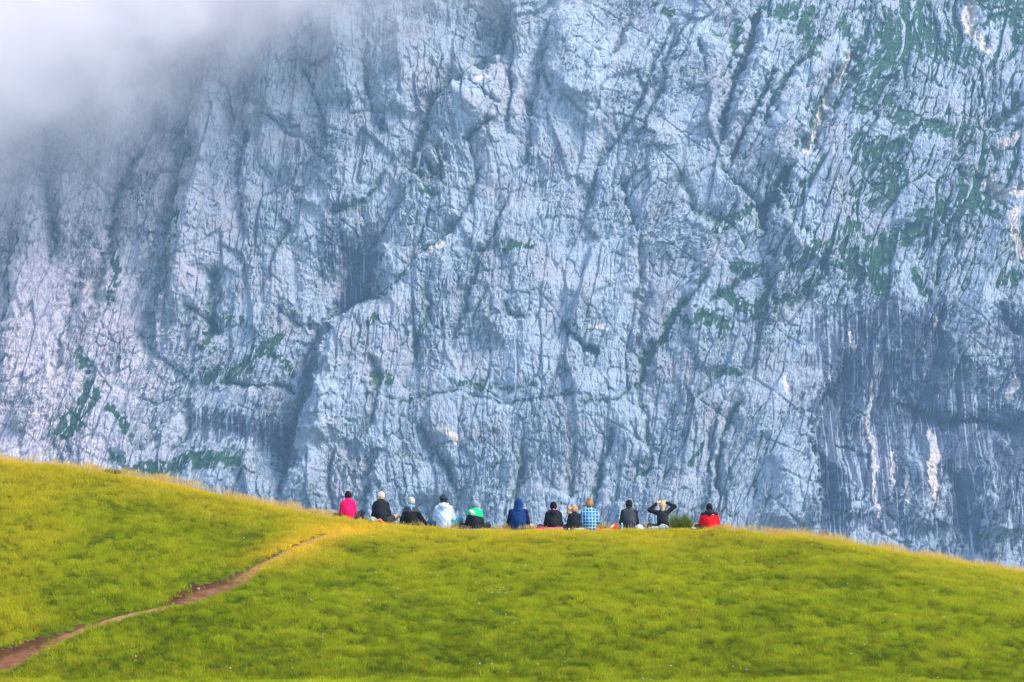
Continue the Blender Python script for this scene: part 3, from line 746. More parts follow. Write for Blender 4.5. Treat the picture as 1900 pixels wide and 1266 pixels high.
# ================================================================== SHAPES BY DISTANCE FIELD (smooth bodies, clothes, bags)
def surface_nets(vals, lo, res):
    s = vals < 0
    nx, ny, nz = vals.shape
    acc = np.zeros((nx - 1, ny - 1, nz - 1, 3)); cnt = np.zeros((nx - 1, ny - 1, nz - 1))
    cs = [(i, j, k) for i in (0, 1) for j in (0, 1) for k in (0, 1)]
    def cut(a, c): return a[c[0]:nx - 1 + c[0], c[1]:ny - 1 + c[1], c[2]:nz - 1 + c[2]]
    for c in cs:
        for axn in range(3):
            if c[axn] == 0:
                d = list(c); d[axn] = 1
                va, vb = cut(vals, c), cut(vals, d)
                m = (va < 0) != (vb < 0)
                t = np.where(m, va / np.where(m, va - vb, 1), 0)
                for q_ in range(3):
                    acc[..., q_] += m * (c[q_] + (t if q_ == axn else 0))
                cnt += m
    act = cnt > 0
    idx = np.full(act.shape, -1); idx[act] = np.arange(act.sum())
    pos = np.stack(np.nonzero(act), 1) + acc[act] / cnt[act][:, None]
    V_ = np.array(lo) + pos * res
    F_ = []
    for axn in range(3):
        a = [slice(None)] * 3; b_ = [slice(None)] * 3
        a[axn] = slice(0, -1); b_[axn] = slice(1, None)
        sa, sb = s[tuple(a)], s[tuple(b_)]
        u, v = [(1, 2), (2, 0), (0, 1)][axn]
        m = sa != sb
        I = np.stack(np.nonzero(m), 1)
        ok = (I[:, u] > 0) & (I[:, v] > 0) & (I[:, u] < vals.shape[u] - 1) & (I[:, v] < vals.shape[v] - 1)
        I = I[ok]
        flip = sa[tuple(I.T)]
        def g(du, dv):
            J = I.copy(); J[:, u] -= du; J[:, v] -= dv
            return idx[tuple(J.T)]
        q_ = np.stack([g(0, 0), g(1, 0), g(1, 1), g(0, 1)], 1)
        q_[~flip] = q_[~flip][:, ::-1]
        F_.append(q_)
    return V_, np.concatenate(F_)
def prim_dist(P, p):
    kind = p[0]
    if kind == 'c':                                # capsule with two radii, optional flattening of y
        a, b_, ra, rb = np.array(p[1], float), np.array(p[2], float), p[3], p[4]
        d = b_ - a; t = np.clip(((P - a) @ d) / max(1e-9, d @ d), 0, 1)
        return np.linalg.norm(P - a - t[:, None] * d, axis=1) - (ra + t * (rb - ra))
    if kind == 'e':
        c, r_ = np.array(p[1], float), np.array(p[2], float)
        Q = (P - c) @ p[3] if len(p) > 3 and p[3] is not None else P - c
        k0 = np.linalg.norm(Q / r_, axis=1); k1 = np.linalg.norm(Q / (r_ * r_), axis=1)
        return k0 * (k0 - 1) / np.maximum(k1, 1e-6)
    if kind == 'b':                                # rounded box
        c, h, r_ = np.array(p[1], float), np.array(p[2], float), p[4]
        Q = (P - c) @ p[3] if p[3] is not None else P - c
        q_ = np.abs(Q) - h + r_
        return np.linalg.norm(np.maximum(q_, 0), axis=1) + np.minimum(q_.max(1), 0) - r_
def rotm(rx=0, ry=0, rz=0):
    return np.array(Matrix.Rotation(R(rz), 3, 'Z') @ Matrix.Rotation(R(ry), 3, 'Y') @ Matrix.Rotation(R(rx), 3, 'X'))
def shape(name, prims, mat, parent=None, res=0.013, k=0.03, cut=None, wrinkle=0.0, seed=0, thin=None):
    """prims: list of (primitive, own blend radius or None, 'add' / 'sub')"""
    pts = []
    for p in prims:
        pr = p[0] if isinstance(p[0], tuple) else p
        if isinstance(p[0], tuple) and len(p) > 2 and p[2] == 'sub': continue
        if pr[0] == 'c':
            for q_, r_ in ((pr[1], pr[3]), (pr[2], pr[4])):
                pts += [np.array(q_) - r_, np.array(q_) + r_]
        else:
            r_ = float(max(pr[2])) * (1.0 if pr[0] == 'e' else 1.75) if (len(pr) > 3 and pr[3] is not None) else np.array(pr[2])
            pts += [np.array(pr[1]) - r_, np.array(pr[1]) + r_]
    pts = np.array(pts); lo = pts.min(0) - 0.03 - res * 2; hi = pts.max(0) + 0.03 + res * 2
    n = np.ceil((hi - lo) / res).astype(int) + 1
    g_ = [lo[i] + np.arange(n[i]) * res for i in range(3)]
    A = np.stack(np.meshgrid(*g_, indexing='ij'), -1).reshape(-1, 3)
    P = A
    if wrinkle:
        sx = seed * 1.7
        wv = (np.sin(A[:, 2] * 46 + 6 * np.sin(A[:, 0] * 11 + sx) + sx) * 0.6 + np.sin(A[:, 2] * 27 - A[:, 0] * 38 + 4 * np.sin(A[:, 1] * 13 + sx)) * 0.7 + np.sin(A[:, 0] * 70 + A[:, 1] * 50 + sx) * 0.25)
    d = None
    for p in prims:
        own, mode = k, 'add'
        if isinstance(p[0], tuple):
            if p[1] is not None: own = p[1]
            if len(p) > 2: mode = p[2]
            p = p[0]
        e = prim_dist(P, p)
        if d is None: d = e
        elif mode == 'sub':
            h = np.clip(0.5 - 0.5 * (d + e) / own, 0, 1); d = d * (1 - h) - e * h + own * h * (1 - h)
        else:
            h = np.clip(0.5 + 0.5 * (e - d) / own, 0, 1); d = e * (1 - h) + d * h - own * h * (1 - h)
    if wrinkle: d = d + wrinkle * wv
    if cut is not None: d = np.maximum(d, cut(P))
    V_, F_ = surface_nets(d.reshape(n), lo, res)
    me_ = np_mesh(name, V_, F_)
    return link(name, me_, mat, parent)
_mc = {}
def cloth(color, rough=0.85, name="cloth", sheen=True):
    key = (name, tuple(color))
    if key in _mc: return _mc[key]
    m, nt_, b = new_mat(name, rough, 0.15)
    q = NB(nt_)
    n_ = q.noise(q.coord(), 9, 4, 0.6)
    dark = tuple(c * 0.72 for c in color)
    nt_.links.new(q.mix(n_, dark, tuple(min(1, c * 1.2) for c in color)), b.inputs["Base Color"])
    nt_.links.new(q.bump(q.noise(q.coord(), 60, 3, 0.6), 0.25, 0.004), b.inputs["Normal"])
    _mc[key] = m
    return m
def zone_cloth(name, top, bottom, zsplit, wob=0.0, slope=0.0):
    """garment sewn from two fabrics: yoke above, body below"""
    m, nt_, b = new_mat(name, 0.85, 0.15)
    q = NB(nt_); tc = q.n("ShaderNodeTexCoord"); sp = q.n("ShaderNodeSeparateXYZ"); nt_.links.new(tc.outputs["Object"], sp.inputs[0])
    zz = q.math('ADD', sp.outputs[2], q.math('MULTIPLY', q.math('ABSOLUTE', sp.outputs[0]), slope))
    if wob: zz = q.math('ADD', zz, q.math('MULTIPLY', sp.outputs[0], wob))
    f_ = q.math('GREATER_THAN', zz, zsplit)
    n_ = q.noise(tc.outputs["Object"], 9, 4, 0.6)
    c_ = q.mix(f_, bottom, top)
    nt_.links.new(q.mix(n_, q.mix(0.25, c_, (0, 0, 0)), c_), b.inputs["Base Color"])
    return m
def plaid_cloth():
    m, nt_, b = new_mat("plaid_flannel", 0.9, 0.1)
    q = NB(nt_); tc = q.n("ShaderNodeTexCoord"); sp = q.n("ShaderNodeSeparateXYZ"); nt_.links.new(tc.outputs["Object"], sp.inputs[0])
    def stripes(s, per, duty, ph=0.0):
        return q.math('LESS_THAN', q.math('FRACT', q.math('ADD', q.math('MULTIPLY', s, 1 / per), ph)), duty)
    col = (0.004, 0.055, 0.15)
    c1 = q.mix(q.math('MULTIPLY', stripes(sp.outputs[0], 0.078, 0.42), 0.75), col, (0.008, 0.16, 0.33))
    c1 = q.mix(q.math('MULTIPLY', stripes(sp.outputs[2], 0.078, 0.42), 0.6), c1, (0.008, 0.16, 0.33))
    c1 = q.mix(q.math('MULTIPLY', stripes(sp.outputs[0], 0.078, 0.22, 0.35), 0.6), c1, (0.62, 0.74, 0.80))
    c1 = q.mix(q.math('MULTIPLY', stripes(sp.outputs[2], 0.078, 0.20, 0.35), 0.55), c1, (0.62, 0.74, 0.80))
    nt_.links.new(c1, b.inputs["Base Color"])
    return m
def skin_mat(c):
    key = ("skin", c)
    if key in _mc: return _mc[key]
    m, nt_, b = new_mat("skin", 0.55, 0.3)
    q = NB(nt_)
    nt_.links.new(q.mix(q.noise(q.coord(), 20, 3), tuple(x * 0.85 for x in c), c), b.inputs["Base Color"])
    b.inputs["Subsurface Weight"].default_value = 0.1
    b.inputs["Subsurface Radius"].default_value = (0.02, 0.008, 0.004)
    _mc[key] = m
    return m
def hair_mat(c):
    key = ("hair", c)
    if key in _mc: return _mc[key]
    m, nt_, b = new_mat("hair", 0.75, 0.12)
    q = NB(nt_)
    n_ = q.noise(q.coord((1, 1, 0.25)), 70, 4, 0.6)
    nt_.links.new(q.mix(n_, tuple(x * 0.5 for x in c), tuple(min(1, x * 1.3) for x in c)), b.inputs["Base Color"])
    nt_.links.new(q.bump(n_, 0.6, 0.01), b.inputs["Normal"])
    _mc[key] = m
    return m
def hand_prims(wr, d, nrm, side, curl=0.35, sz=1.0):
    """palm, four unequal bent fingers and a thumb off the side of the palm; d = pointing direction, nrm = back of the hand"""
    d = Vector(d).normalized(); nrm = Vector(nrm); nrm = (nrm - d * nrm.dot(d)).normalized(); lat = d.cross(nrm).normalized() * side
    wr = Vector(wr); out = []
    pc = wr + d * 0.05 * sz
    for o_ in (-0.024, -0.008, 0.008, 0.024):
        out.append((('c', tuple(wr + lat * o_ * 0.7 * sz), tuple(wr + d * 0.085 * sz + lat * o_ * sz), 0.016 * sz, 0.012 * sz), 0.012))
    for o_, L_ in ((-0.030, 0.060), (-0.010, 0.074), (0.010, 0.080), (0.030, 0.070)):
        a = wr + d * 0.090 * sz + lat * o_ * sz
        dir1 = (d * math.cos(curl) - nrm * math.sin(curl) + lat * o_ * 2.5).normalized()
        dir2 = (d * math.cos(curl * 2.2) - nrm * math.sin(curl * 2.2) + lat * o_ * 2.5).normalized()
        b_ = a + dir1 * L_ * 0.55 * sz; c_ = b_ + dir2 * L_ * 0.5 * sz
        out.append((('c', tuple(a), tuple(b_), 0.0095 * sz, 0.0088 * sz), 0.005)); out.append((('c', tuple(b_), tuple(c_), 0.0088 * sz, 0.0075 * sz), 0.003))
    a = wr + d * 0.03 * sz + lat * 0.026 * sz
    b_ = a + (d * 0.6 + lat * 0.8).normalized() * 0.042 * sz; c_ = b_ + (d * 0.9 + lat * 0.35 - nrm * 0.3).normalized() * 0.032 * sz
    out.append((('c', tuple(a), tuple(b_), 0.013 * sz, 0.011 * sz), 0.008)); out.append((('c', tuple(b_), tuple(c_), 0.011 * sz, 0.009 * sz), 0.004))
    return out
def off(p, a, b_, r_):
    return tuple(np.array(p) + np.array((a, b_, r_)))
SKIN = (0.62, 0.36, 0.25)
def person(px, ytop, label, wide=1.0, yaw=0.0, Y=YC - 0.15, legs='cross', arms='lap', skin=SKIN, top=None, sleeves=None, bottoms=(0.02, 0.02, 0.025), shoes=(0.03, 0.03, 0.03),
           head_turn=0.0, slouch=0.0, shorts=False, hoodback=None, hair=None, hair_kind='short', extras=None, seed=0, top_h=0.875, hem=0.05):
    P0 = at(px, 1000, Y); gz_ = float(ground_z(np.array([P0.x]), np.array([Y]))[0])
    topz = at(px, ytop, Y).z
    sc = (topz - gz_ + 0.015) / top_h
    W = wide
    sl = slouch
    S = {-1: Vector((-0.150 * W, 0.045 + sl, 0.520)), 1: Vector((0.150 * W, 0.045 + sl, 0.520))}
    hip = {s: (0.10 * s, 0.04, 0.115) for s in (-1, 1)}
    if isinstance(legs, str): legs = (legs, legs)
    if isinstance(arms, str): arms = (arms, arms)
    K, A_, T = {}, {}, {}
    for s, kd in zip((-1, 1), legs):
        if kd == 'cross': K[s], A_[s], T[s] = (0.34 * s, 0.28, 0.18), (-0.05 * s, 0.44, 0.07), (-0.19 * s, 0.50, 0.05)
        elif kd == 'knee_up': K[s], A_[s], T[s] = (0.30 * s, 0.36, 0.36), (0.16 * s, 0.62, 0.06), (0.18 * s, 0.78, 0.03)
        elif kd == 'knee_side': K[s], A_[s], T[s] = (0.37 * s, 0.30, 0.26), (0.10 * s, 0.50, 0.06), (0.12 * s, 0.66, 0.04)
        else: K[s], A_[s], T[s] = (0.14 * s, 0.50, 0.30), (0.13 * s, 0.86, 0.05), (0.14 * s, 0.90, 0.15)
    E, Wr, HD, HN, CU = {}, {}, {}, {}, {}
    for s, kd in zip((-1, 1), arms):
        if kd == 'lap': E[s], Wr[s], HD[s], HN[s], CU[s] = (0.205 * s * W, 0.10, 0.275), (0.10 * s, 0.30, 0.20), (-0.6 * s, 0.8, -0.1), (0, 0.1, 1), 0.4
        elif kd == 'knee': E[s], Wr[s], HD[s], HN[s], CU[s] = (0.212 * s * W, 0.12, 0.29), (0.20 * s, 0.33, 0.24), (0.3 * s, 0.9, -0.3), (0, 0.2, 1), 0.5
        elif kd == 'down': E[s], Wr[s], HD[s], HN[s], CU[s] = (0.205 * s * W, 0.03, 0.27), (0.225 * s * W, 0.08, 0.06), (0.3 * s, 0.6, -0.4), (0.3 * s, 0, 1), 0.2
        elif kd == 'out': E[s], Wr[s], HD[s], HN[s], CU[s] = (0.27 * s, 0.03, 0.29), (0.41 * s, 0.10, 0.12), (0.75 * s, 0.3, -0.5), (0.3 * s, 0, 1), 0.25
        elif kd == 'prop': E[s], Wr[s], HD[s], HN[s], CU[s] = (0.225 * s, -0.02, 0.28), (0.27 * s, -0.06, 0.06), (0.5 * s, -0.4, -0.4), (0.3 * s, 0, 1), 0.2
        elif kd == 'head': E[s], Wr[s], HD[s], HN[s], CU[s] = (0.345 * s - 0.01, 0.07, 0.61 + 0.10 * (s > 0)), (0.135 * s - 0.03, 0.075, 0.80 + 0.02 * (s > 0)), (-0.85 * s, 0.05, 0.42), (0, -1, 0.5), 0.45
    hy = 0.085 + sl
    hc = np.array((0.0, hy + 0.01, 0.722))
    Rh = rotm(0, 0, head_turn)
    def hp(x, y, z): return tuple(hc + Rh @ np.array((x, y, z)))
    # ---- body, one continuous surface
    B = [('c', (0, 0, 0.12), (0, -0.01 + sl * 0.3, 0.30), 0.125, 0.115), ('c', (0, -0.01 + sl * 0.3, 0.30), (0, 0.03 + sl * 0.8, 0.46), 0.115, 0.115),
         ('c', S[-1], S[1], 0.055, 0.055), (('c', (0, 0.05 + sl, 0.52), (0, hy - 0.01, 0.66), 0.055, 0.05), 0.03),
         (('e', tuple(hc), (0.080, 0.098, 0.112), Rh), 0.02), (('e', hp(0, 0.035, -0.055), (0.052, 0.055, 0.055), Rh), 0.02),
         (('c', hp(0, 0.088, 0.0), hp(0, 0.108, -0.022), 0.009, 0.012), 0.01), (('e', hp(0, 0.082, -0.058), (0.022, 0.014, 0.010), Rh), 0.008),
         (('c', hp(-0.03, 0.086, 0.024), hp(0.03, 0.086, 0.024), 0.010, 0.010), 0.012),
         (('e', hp(-0.031, 0.095, 0.006), (0.012, 0.012, 0.009), None), 0.006, 'sub'), (('e', hp(0.031, 0.095, 0.006), (0.012, 0.012, 0.009), None), 0.006, 'sub'),
         (('e', hp(-0.076, -0.002, -0.008), (0.010, 0.018, 0.030), Rh), 0.006), (('e', hp(0.076, -0.002, -0.008), (0.010, 0.018, 0.030), Rh), 0.006)]
    for s in (-1, 1):
        B += [(('c', S[s], E[s], 0.048, 0.038), 0.03), (('c', E[s], Wr[s], 0.037, 0.025), 0.02)]
        B += [(('c', hip[s], K[s], 0.085, 0.055), 0.03), (('c', K[s], tuple(np.array(K[s]) * 0.6 + np.array(A_[s]) * 0.4), 0.053, 0.056), 0.02), (('c', tuple(np.array(K[s]) * 0.6 + np.array(A_[s]) * 0.4), A_[s], 0.056, 0.036), 0.02), (('c', A_[s], T[s], 0.035, 0.028), 0.02)]
        B += hand_prims(Wr[s], HD[s], HN[s], s, CU[s])
    body = shape("person", B, skin_mat(skin), res=0.0125, k=0.04)
    body.location = (P0.x, Y, gz_ - 0.015); body.scale = (sc, sc, sc); body.rotation_euler = (0, 0, R(yaw))
    tag(body, label, "person", "people sitting in a row on the crest of the hill")
    # ---- top
    tor = [('c', (0, 0, 0.10), (0, -0.012 + sl * 0.3, 0.28), 0.150, 0.143), ('c', (0.075 * W, 0, 0.09), (0.085 * W, 0.02 + sl * 0.8, 0.42), 0.10, 0.10), ('c', (-0.075 * W, 0, 0.09), (-0.085 * W, 0.02 + sl * 0.8, 0.42), 0.10, 0.10),
           ('c', (0, -0.01 + sl * 0.3, 0.28), (0, 0.03 + sl * 0.8, 0.45), 0.143, 0.13), ('c', tuple(S[-1] * 0.62 + Vector((0, 0.02, 0.205))), tuple(S[1] * 0.62 + Vector((0, 0.02, 0.205))), 0.080, 0.080),
           ('c', (0, 0.045 + sl, 0.54), (0, 0.062 + sl, 0.612), 0.082, 0.066)]
    arm = {}
    for s in (-1, 1):
        arm[s] = [('c', tuple(S[s]), E[s], 0.068, 0.056), ('c', E[s], tuple(np.array(E[s]) * 0.06 + np.array(Wr[s]) * 0.94), 0.058, 0.040)]
    zc_ = lambda P: hem - P[:, 2]
    if sleeves is None:
        jk = shape("jacket", tor + [(p, 0.03) for s in (-1, 1) for p in arm[s]], top, body, k=0.045, wrinkle=0.0045, seed=seed, cut=zc_)
    else:
        jk = shape("jacket", tor, top, body, k=0.045, wrinkle=0.0045, seed=seed, cut=zc_)
        for s in (-1, 1):
            shape("sleeve", [('c', tuple(S[s]), tuple(S[s] + Vector((0.004 * s, 0, -0.01))), 0.070, 0.070)] + [(p, 0.02) for p in arm[s]], sleeves, jk, k=0.02, wrinkle=0.004, seed=seed + 3, cut=zc_)
    # ---- trousers and shoes
    tr = [('c', (-0.06, 0.02, 0.10), (0.06, 0.02, 0.10), 0.115, 0.115)]
    for s in (-1, 1):
        tr.append((('c', hip[s], K[s], 0.105, 0.078 if not shorts else 0.085), 0.04))
        if shorts:
            tr[-1] = (('c', hip[s], tuple(np.array(hip[s]) * 0.45 + np.array(K[s]) * 0.55), 0.105, 0.086), 0.04)
        else: tr.append((('c', K[s], tuple(np.array(K[s]) * 0.06 + np.array(A_[s]) * 0.94), 0.076, 0.052), 0.03))
    shape("shorts" if shorts else "trousers", tr, cloth(bottoms), body, k=0.03, wrinkle=0.004, seed=seed + 1, res=0.015)
    for s in (-1, 1):
        a, t_ = np.array(A_[s]), np.array(T[s]); d_ = (t_ - a) / np.linalg.norm(t_ - a)
        shape("shoe", [('c', tuple(a - d_ * 0.02), tuple(a + (t_ - a) * 0.6), 0.047, 0.045), ('c', tuple(a + (t_ - a) * 0.6), tuple(t_ + d_ * 0.03), 0.045, 0.038), ('c', tuple(a - (0, 0, 0.02)), tuple(t_ - (0, 0, 0.012)), 0.042, 0.036)], cloth(shoes), body, k=0.02, res=0.014)
    # ---- hair / hood / cap
    hcut = lambda P: ((P - hc) @ Rh)[:, 1] - 0.050 - 0.55 * np.maximum(((P - hc) @ Rh)[:, 2] - 0.045, 0) * 1.0
    low = lambda zl: (lambda P: np.maximum(hcut(P), (hc[2] + zl) - P[:, 2] - 0.35 * (P[:, 1] - hc[1])))
    hm_ = hair_mat(hair) if hair else None
    if hair_kind == 'short':
        shape("hair", [('e', hp(0, -0.006, 0.012), (0.093, 0.108, 0.120), Rh), (('c', hp(0, -0.06, -0.03), hp(0, -0.055, -0.075), 0.045, 0.032), 0.03)], hm_, body, cut=low(-0.085), wrinkle=0.0025, seed=seed, res=0.011)
    elif hair_kind == 'fringe':                   # bald crown, hair only round the back and sides
        shape("hair", [('e', hp(0, -0.004, 0.006), (0.087, 0.105, 0.113), Rh), (('e', hp(0, -0.02, 0.10), (0.055, 0.07, 0.05), Rh), 0.01, 'sub'), (('e', hp(0.006, -0.105, 0.035), (0.052, 0.05, 0.050), Rh), 0.01, 'sub')], hm_, body, cut=low(-0.05), wrinkle=0.002, seed=seed, res=0.010)
    elif hair_kind == 'bun':
        hr = shape("hair", [('e', hp(0, -0.008, 0.014), (0.094, 0.108, 0.118), Rh), (('c', hp(0, -0.07, -0.02), hp(0, -0.05, -0.085), 0.05, 0.025), 0.04)], hm_, body, cut=low(-0.10), wrinkle=0.003, seed=seed, res=0.011)
        shape("hair_bun", [('e', hp(0.0, -0.060, 0.120), (0.044, 0.042, 0.038), Rh)], hm_, hr, wrinkle=0.003, res=0.009)
    elif hair_kind == 'lowbun':
        hr = shape("hair", [('e', hp(0, -0.008, 0.010), (0.098, 0.112, 0.121), Rh), (('c', hp(0, -0.07, -0.02), hp(0, -0.06, -0.08), 0.055, 0.03), 0.04)], hm_, body, cut=low(-0.10), wrinkle=0.003, seed=seed, res=0.011)
        shape("hair_tie", [('e', hp(0.035, -0.095, -0.085), (0.034, 0.024, 0.022), Rh), ('e', hp(0.06, -0.085, -0.075), (0.018, 0.018, 0.018), Rh)], cloth((0.015, 0.015, 0.02)), hr, res=0.009)
    elif hair_kind == 'ponytail':
        hr = shape("hair", [('e', hp(0, -0.006, 0.012), (0.098, 0.108, 0.116), Rh), (('c', hp(0, -0.06, -0.03), hp(0, -0.055, -0.07), 0.055, 0.035), 0.03)], hm_, body, cut=low(-0.085), wrinkle=0.004, seed=seed, res=0.011)
        shape("pony_tail", [('c', hp(-0.08, -0.05, 0.03), hp(-0.155, -0.07, 0.02), 0.035, 0.055), ('c', hp(-0.155, -0.07, 0.02), hp(-0.18, -0.07, -0.08), 0.055, 0.052), ('c', hp(-0.18, -0.07, -0.08), hp(-0.165, -0.07, -0.155), 0.05, 0.02)], hm_, hr, k=0.02, wrinkle=0.006, seed=seed, res=0.010)
    elif hair_kind == 'long':
        hr = shape("hair", [('e', hp(0, -0.008, 0.012), (0.095, 0.110, 0.120), Rh), (('c', hp(0, -0.075, 0.02), hp(0.01, -0.085, -0.14), 0.065, 0.040), 0.03), (('c', hp(0.01, -0.085, -0.14), hp(0.018, -0.085, -0.25), 0.040, 0.016), 0.02)], hm_, body, cut=hcut, wrinkle=0.005, seed=seed, res=0.011)
    elif hair_kind == 'cap':
        shape("hair", [('e', hp(0, -0.004, -0.012), (0.081, 0.096, 0.096), Rh)], hm_, body, cut=low(-0.085), seed=seed, res=0.011)
        shape("cap", [('e', hp(0, -0.004, 0.022), (0.098, 0.112, 0.114), Rh), (('b', hp(0, 0.115, 0.035), (0.062, 0.045, 0.008), Rh, 0.008), 0.01)], cloth((0.030, 0.038, 0.060)), body, cut=lambda P: (hc[2] - 0.012) - P[:, 2] - 0.25 * np.minimum(P[:, 1] - hc[1], 0.05), res=0.010)
    elif hair_kind == 'beanie':
        shape("hair", [('e', hp(0, -0.004, -0.02), (0.081, 0.096, 0.096), Rh)], hm_, body, cut=low(-0.085), seed=seed, res=0.011)
        bn = shape("beanie", [('e', hp(0, -0.006, 0.012), (0.098, 0.112, 0.116), Rh)], cloth((0.20, 0.24, 0.27)), body, cut=lambda P: (hc[2] - 0.055) - P[:, 2] + 0.2 * (P[:, 1] - hc[1]), wrinkle=0.002, res=0.011)
        shape("cuff", [('e', hp(0, -0.006, 0.012), (0.104, 0.118, 0.121), Rh)], cloth((0.16, 0.20, 0.24)), bn, cut=lambda P: np.abs(P[:, 2] - (hc[2] - 0.035) - 0.2 * (P[:, 1] - hc[1])) - 0.026, res=0.010)
    elif hair_kind == 'hood':
        shape("hood", [('e', hp(0, -0.015, 0.008), (0.104, 0.118, 0.125), Rh), (('c', hp(0, -0.045, 0.07), hp(0, -0.055, 0.125), 0.05, 0.016), 0.04), (('c', (0, 0.03 + sl, 0.56), hp(0, -0.03, -0.05), 0.105, 0.098), 0.05), (('e', hp(0, 0.13, -0.01), (0.075, 0.08, 0.10), Rh), 0.015, 'sub')], hoodback, jk, wrinkle=0.003, seed=seed, res=0.011)
    if hoodback is not None and hair_kind != 'hood':   # hood lying on the shoulders
        shape("hood", [('c', (-0.095, 0.05 + sl, 0.605), (-0.04, -0.062 + sl, 0.565), 0.036, 0.048), ('c', (-0.04, -0.062 + sl, 0.565), (0.04, -0.062 + sl, 0.565), 0.050, 0.050), ('c', (0.04, -0.062 + sl, 0.565), (0.095, 0.05 + sl, 0.605), 0.048, 0.036), ('c', (0, -0.07 + sl, 0.56), (0, -0.088 + sl, 0.495), 0.055, 0.034)], hoodback, jk, k=0.03, wrinkle=0.003, seed=seed, res=0.011)
    if extras: extras(body, jk, hp, sl)
    return body

pink = cloth((0.85, 0.003, 0.085)); black = cloth((0.012, 0.013, 0.016)); charcoal = cloth((0.035, 0.040, 0.048))
navy = cloth((0.004, 0.030, 0.115)); navyd = cloth((0.006, 0.012, 0.040)); white_c = cloth((0.44, 0.52, 0.62)); plaid = plaid_cloth()
def x_neck(mat, name="collar", r_=0.062, z0=0.585, z1=0.635):
    def f(body, jk, hp, sl):
        shape(name, [('c', (0, 0.055 + sl, z0), (0, 0.068 + sl, z1), r_ + 0.008, r_)], mat, jk, res=0.010, wrinkle=0.002)
    return f
person(645, 909, "person in a bright pink jacket with short dark hair, first on the left", 0.93, 2, legs=('cross', 'knee_side'), arms=('lap', 'lap'), top=pink, hair=(0.014, 0.006, 0.006), extras=x_neck(pink, "collar", 0.066), bottoms=(0.02, 0.02, 0.03), seed=1, hem=0.02)
person(706, 908, "white haired balding person in a black shirt with one bare knee raised", 0.86, -4, legs=('cross', 'knee_side'), arms=('lap', 'knee'), top=black, hair=(0.66, 0.62, 0.58), hair_kind='fringe', skin=(0.70, 0.40, 0.29), shorts=True, bottoms=(0.03, 0.03, 0.035), seed=2)
def x_scarf(body, jk, hp, sl):
    shape("scarf", [('c', (-0.06, 0.01 + sl, 0.60), (0.06, 0.01 + sl, 0.60), 0.055, 0.055), ('c', (0.0, -0.05 + sl, 0.585), (0.03, -0.085 + sl, 0.49), 0.045, 0.018)], cloth((0.16, 0.26, 0.34)), jk, k=0.03, res=0.010, wrinkle=0.003)
person(762, 920, "grey haired person in black with a dark hair tie and both arms propped out sideways", 0.84, -5, legs=('out', 'out'), arms=('prop', 'out'), top=zone_cloth("black_jacket_grey_yoke", (0.05, 0.055, 0.06), (0.008, 0.009, 0.012), 0.46), hair=(0.42, 0.39, 0.36), hair_kind='lowbun', extras=x_scarf, head_turn=6, seed=3)
person(823, 915, "person in a pale grey hooded sweatshirt and dark cap", 1.0, 0, legs=('cross', 'knee_side'), arms=('lap', 'knee'), top=white_c, hoodback=white_c, hair=(0.03, 0.02, 0.018), hair_kind='cap', bottoms=(0.03, 0.16, 0.22), seed=4, hem=0.04)
def x_green(body, jk, hp, sl):
    e = shape("emblem", [('e', (-0.050, -0.132 + sl, 0.490), (0.058, 0.030, 0.062), None), (('e', (-0.100, -0.100 + sl, 0.545), (0.045, 0.04, 0.035), None), 0.03)], cloth((0.80, 0.84, 0.84)), jk, res=0.009)
    shape("emblem_ring", [('e', (-0.035, -0.152 + sl, 0.478), (0.036, 0.022, 0.030), None), (('e', (-0.033, -0.172 + sl, 0.478), (0.018, 0.035, 0.014), None), 0.004, 'sub')], cloth((0.10, 0.50, 0.34)), e, res=0.008)
person(881, 926, "person in a grey knit beanie and a green, white and black jacket", 0.93, 0, legs='cross', arms=('down', 'down'), top=zone_cloth("green_black_jacket", (0.01, 0.52, 0.17), (0.014, 0.015, 0.019), 0.425, 0.16, 0.0), hair=(0.03, 0.02, 0.018), hair_kind='beanie', extras=x_green, top_h=0.87, seed=5)
person(962, 923, "person in a navy blue hooded top with the hood up and bare knees spread", 1.15, 0, legs='cross', arms='lap', top=navy, sleeves=navyd, hoodback=navy, hair=None, hair_kind='hood', shorts=True, bottoms=(0.10, 0.09, 0.07), top_h=0.885, seed=6)
def x_pinkhem(body, jk, hp, sl):
    shape("shirt_collar", [('c', (0, 0.055 + sl, 0.60), (0, 0.068 + sl, 0.640), 0.066, 0.060)], cloth((0.85, 0.05, 0.24)), jk, res=0.010)
    shape("shirt_hem", [('c', (-0.10, -0.005, 0.10), (0.10, -0.005, 0.10), 0.160, 0.160)], cloth((0.80, 0.05, 0.25)), body, cut=lambda P: np.maximum(P[:, 2] - 0.165, 0.02 - P[:, 2]), wrinkle=0.004, res=0.012)
person(1027, 929, "dark haired person in a black hoodie over a pink shirt", 1.0, 0, legs='cross', arms='lap', top=black, hoodback=black, hair=(0.012, 0.005, 0.007), extras=x_pinkhem, bottoms=(0.03, 0.03, 0.035), seed=7, hem=0.15)
person(1067, 936, "small blond child with a sideways pony tail in a black top", 0.98, 3, legs='cross', arms='down', top=black, hair=(0.56, 0.27, 0.12), hair_kind='ponytail', head_turn=-18, seed=8)
person(1094, 922, "blond person with hair in a bun and a blue and white plaid shirt", 1.0, 0, legs='cross', arms=('down', 'knee'), top=plaid, hair=(0.36, 0.16, 0.05), hair_kind='bun', bottoms=(0.10, 0.08, 0.07), top_h=0.90, seed=9, skin=(0.66, 0.38, 0.27), hem=0.03, extras=x_neck(plaid, "collar", 0.064, 0.585, 0.63))
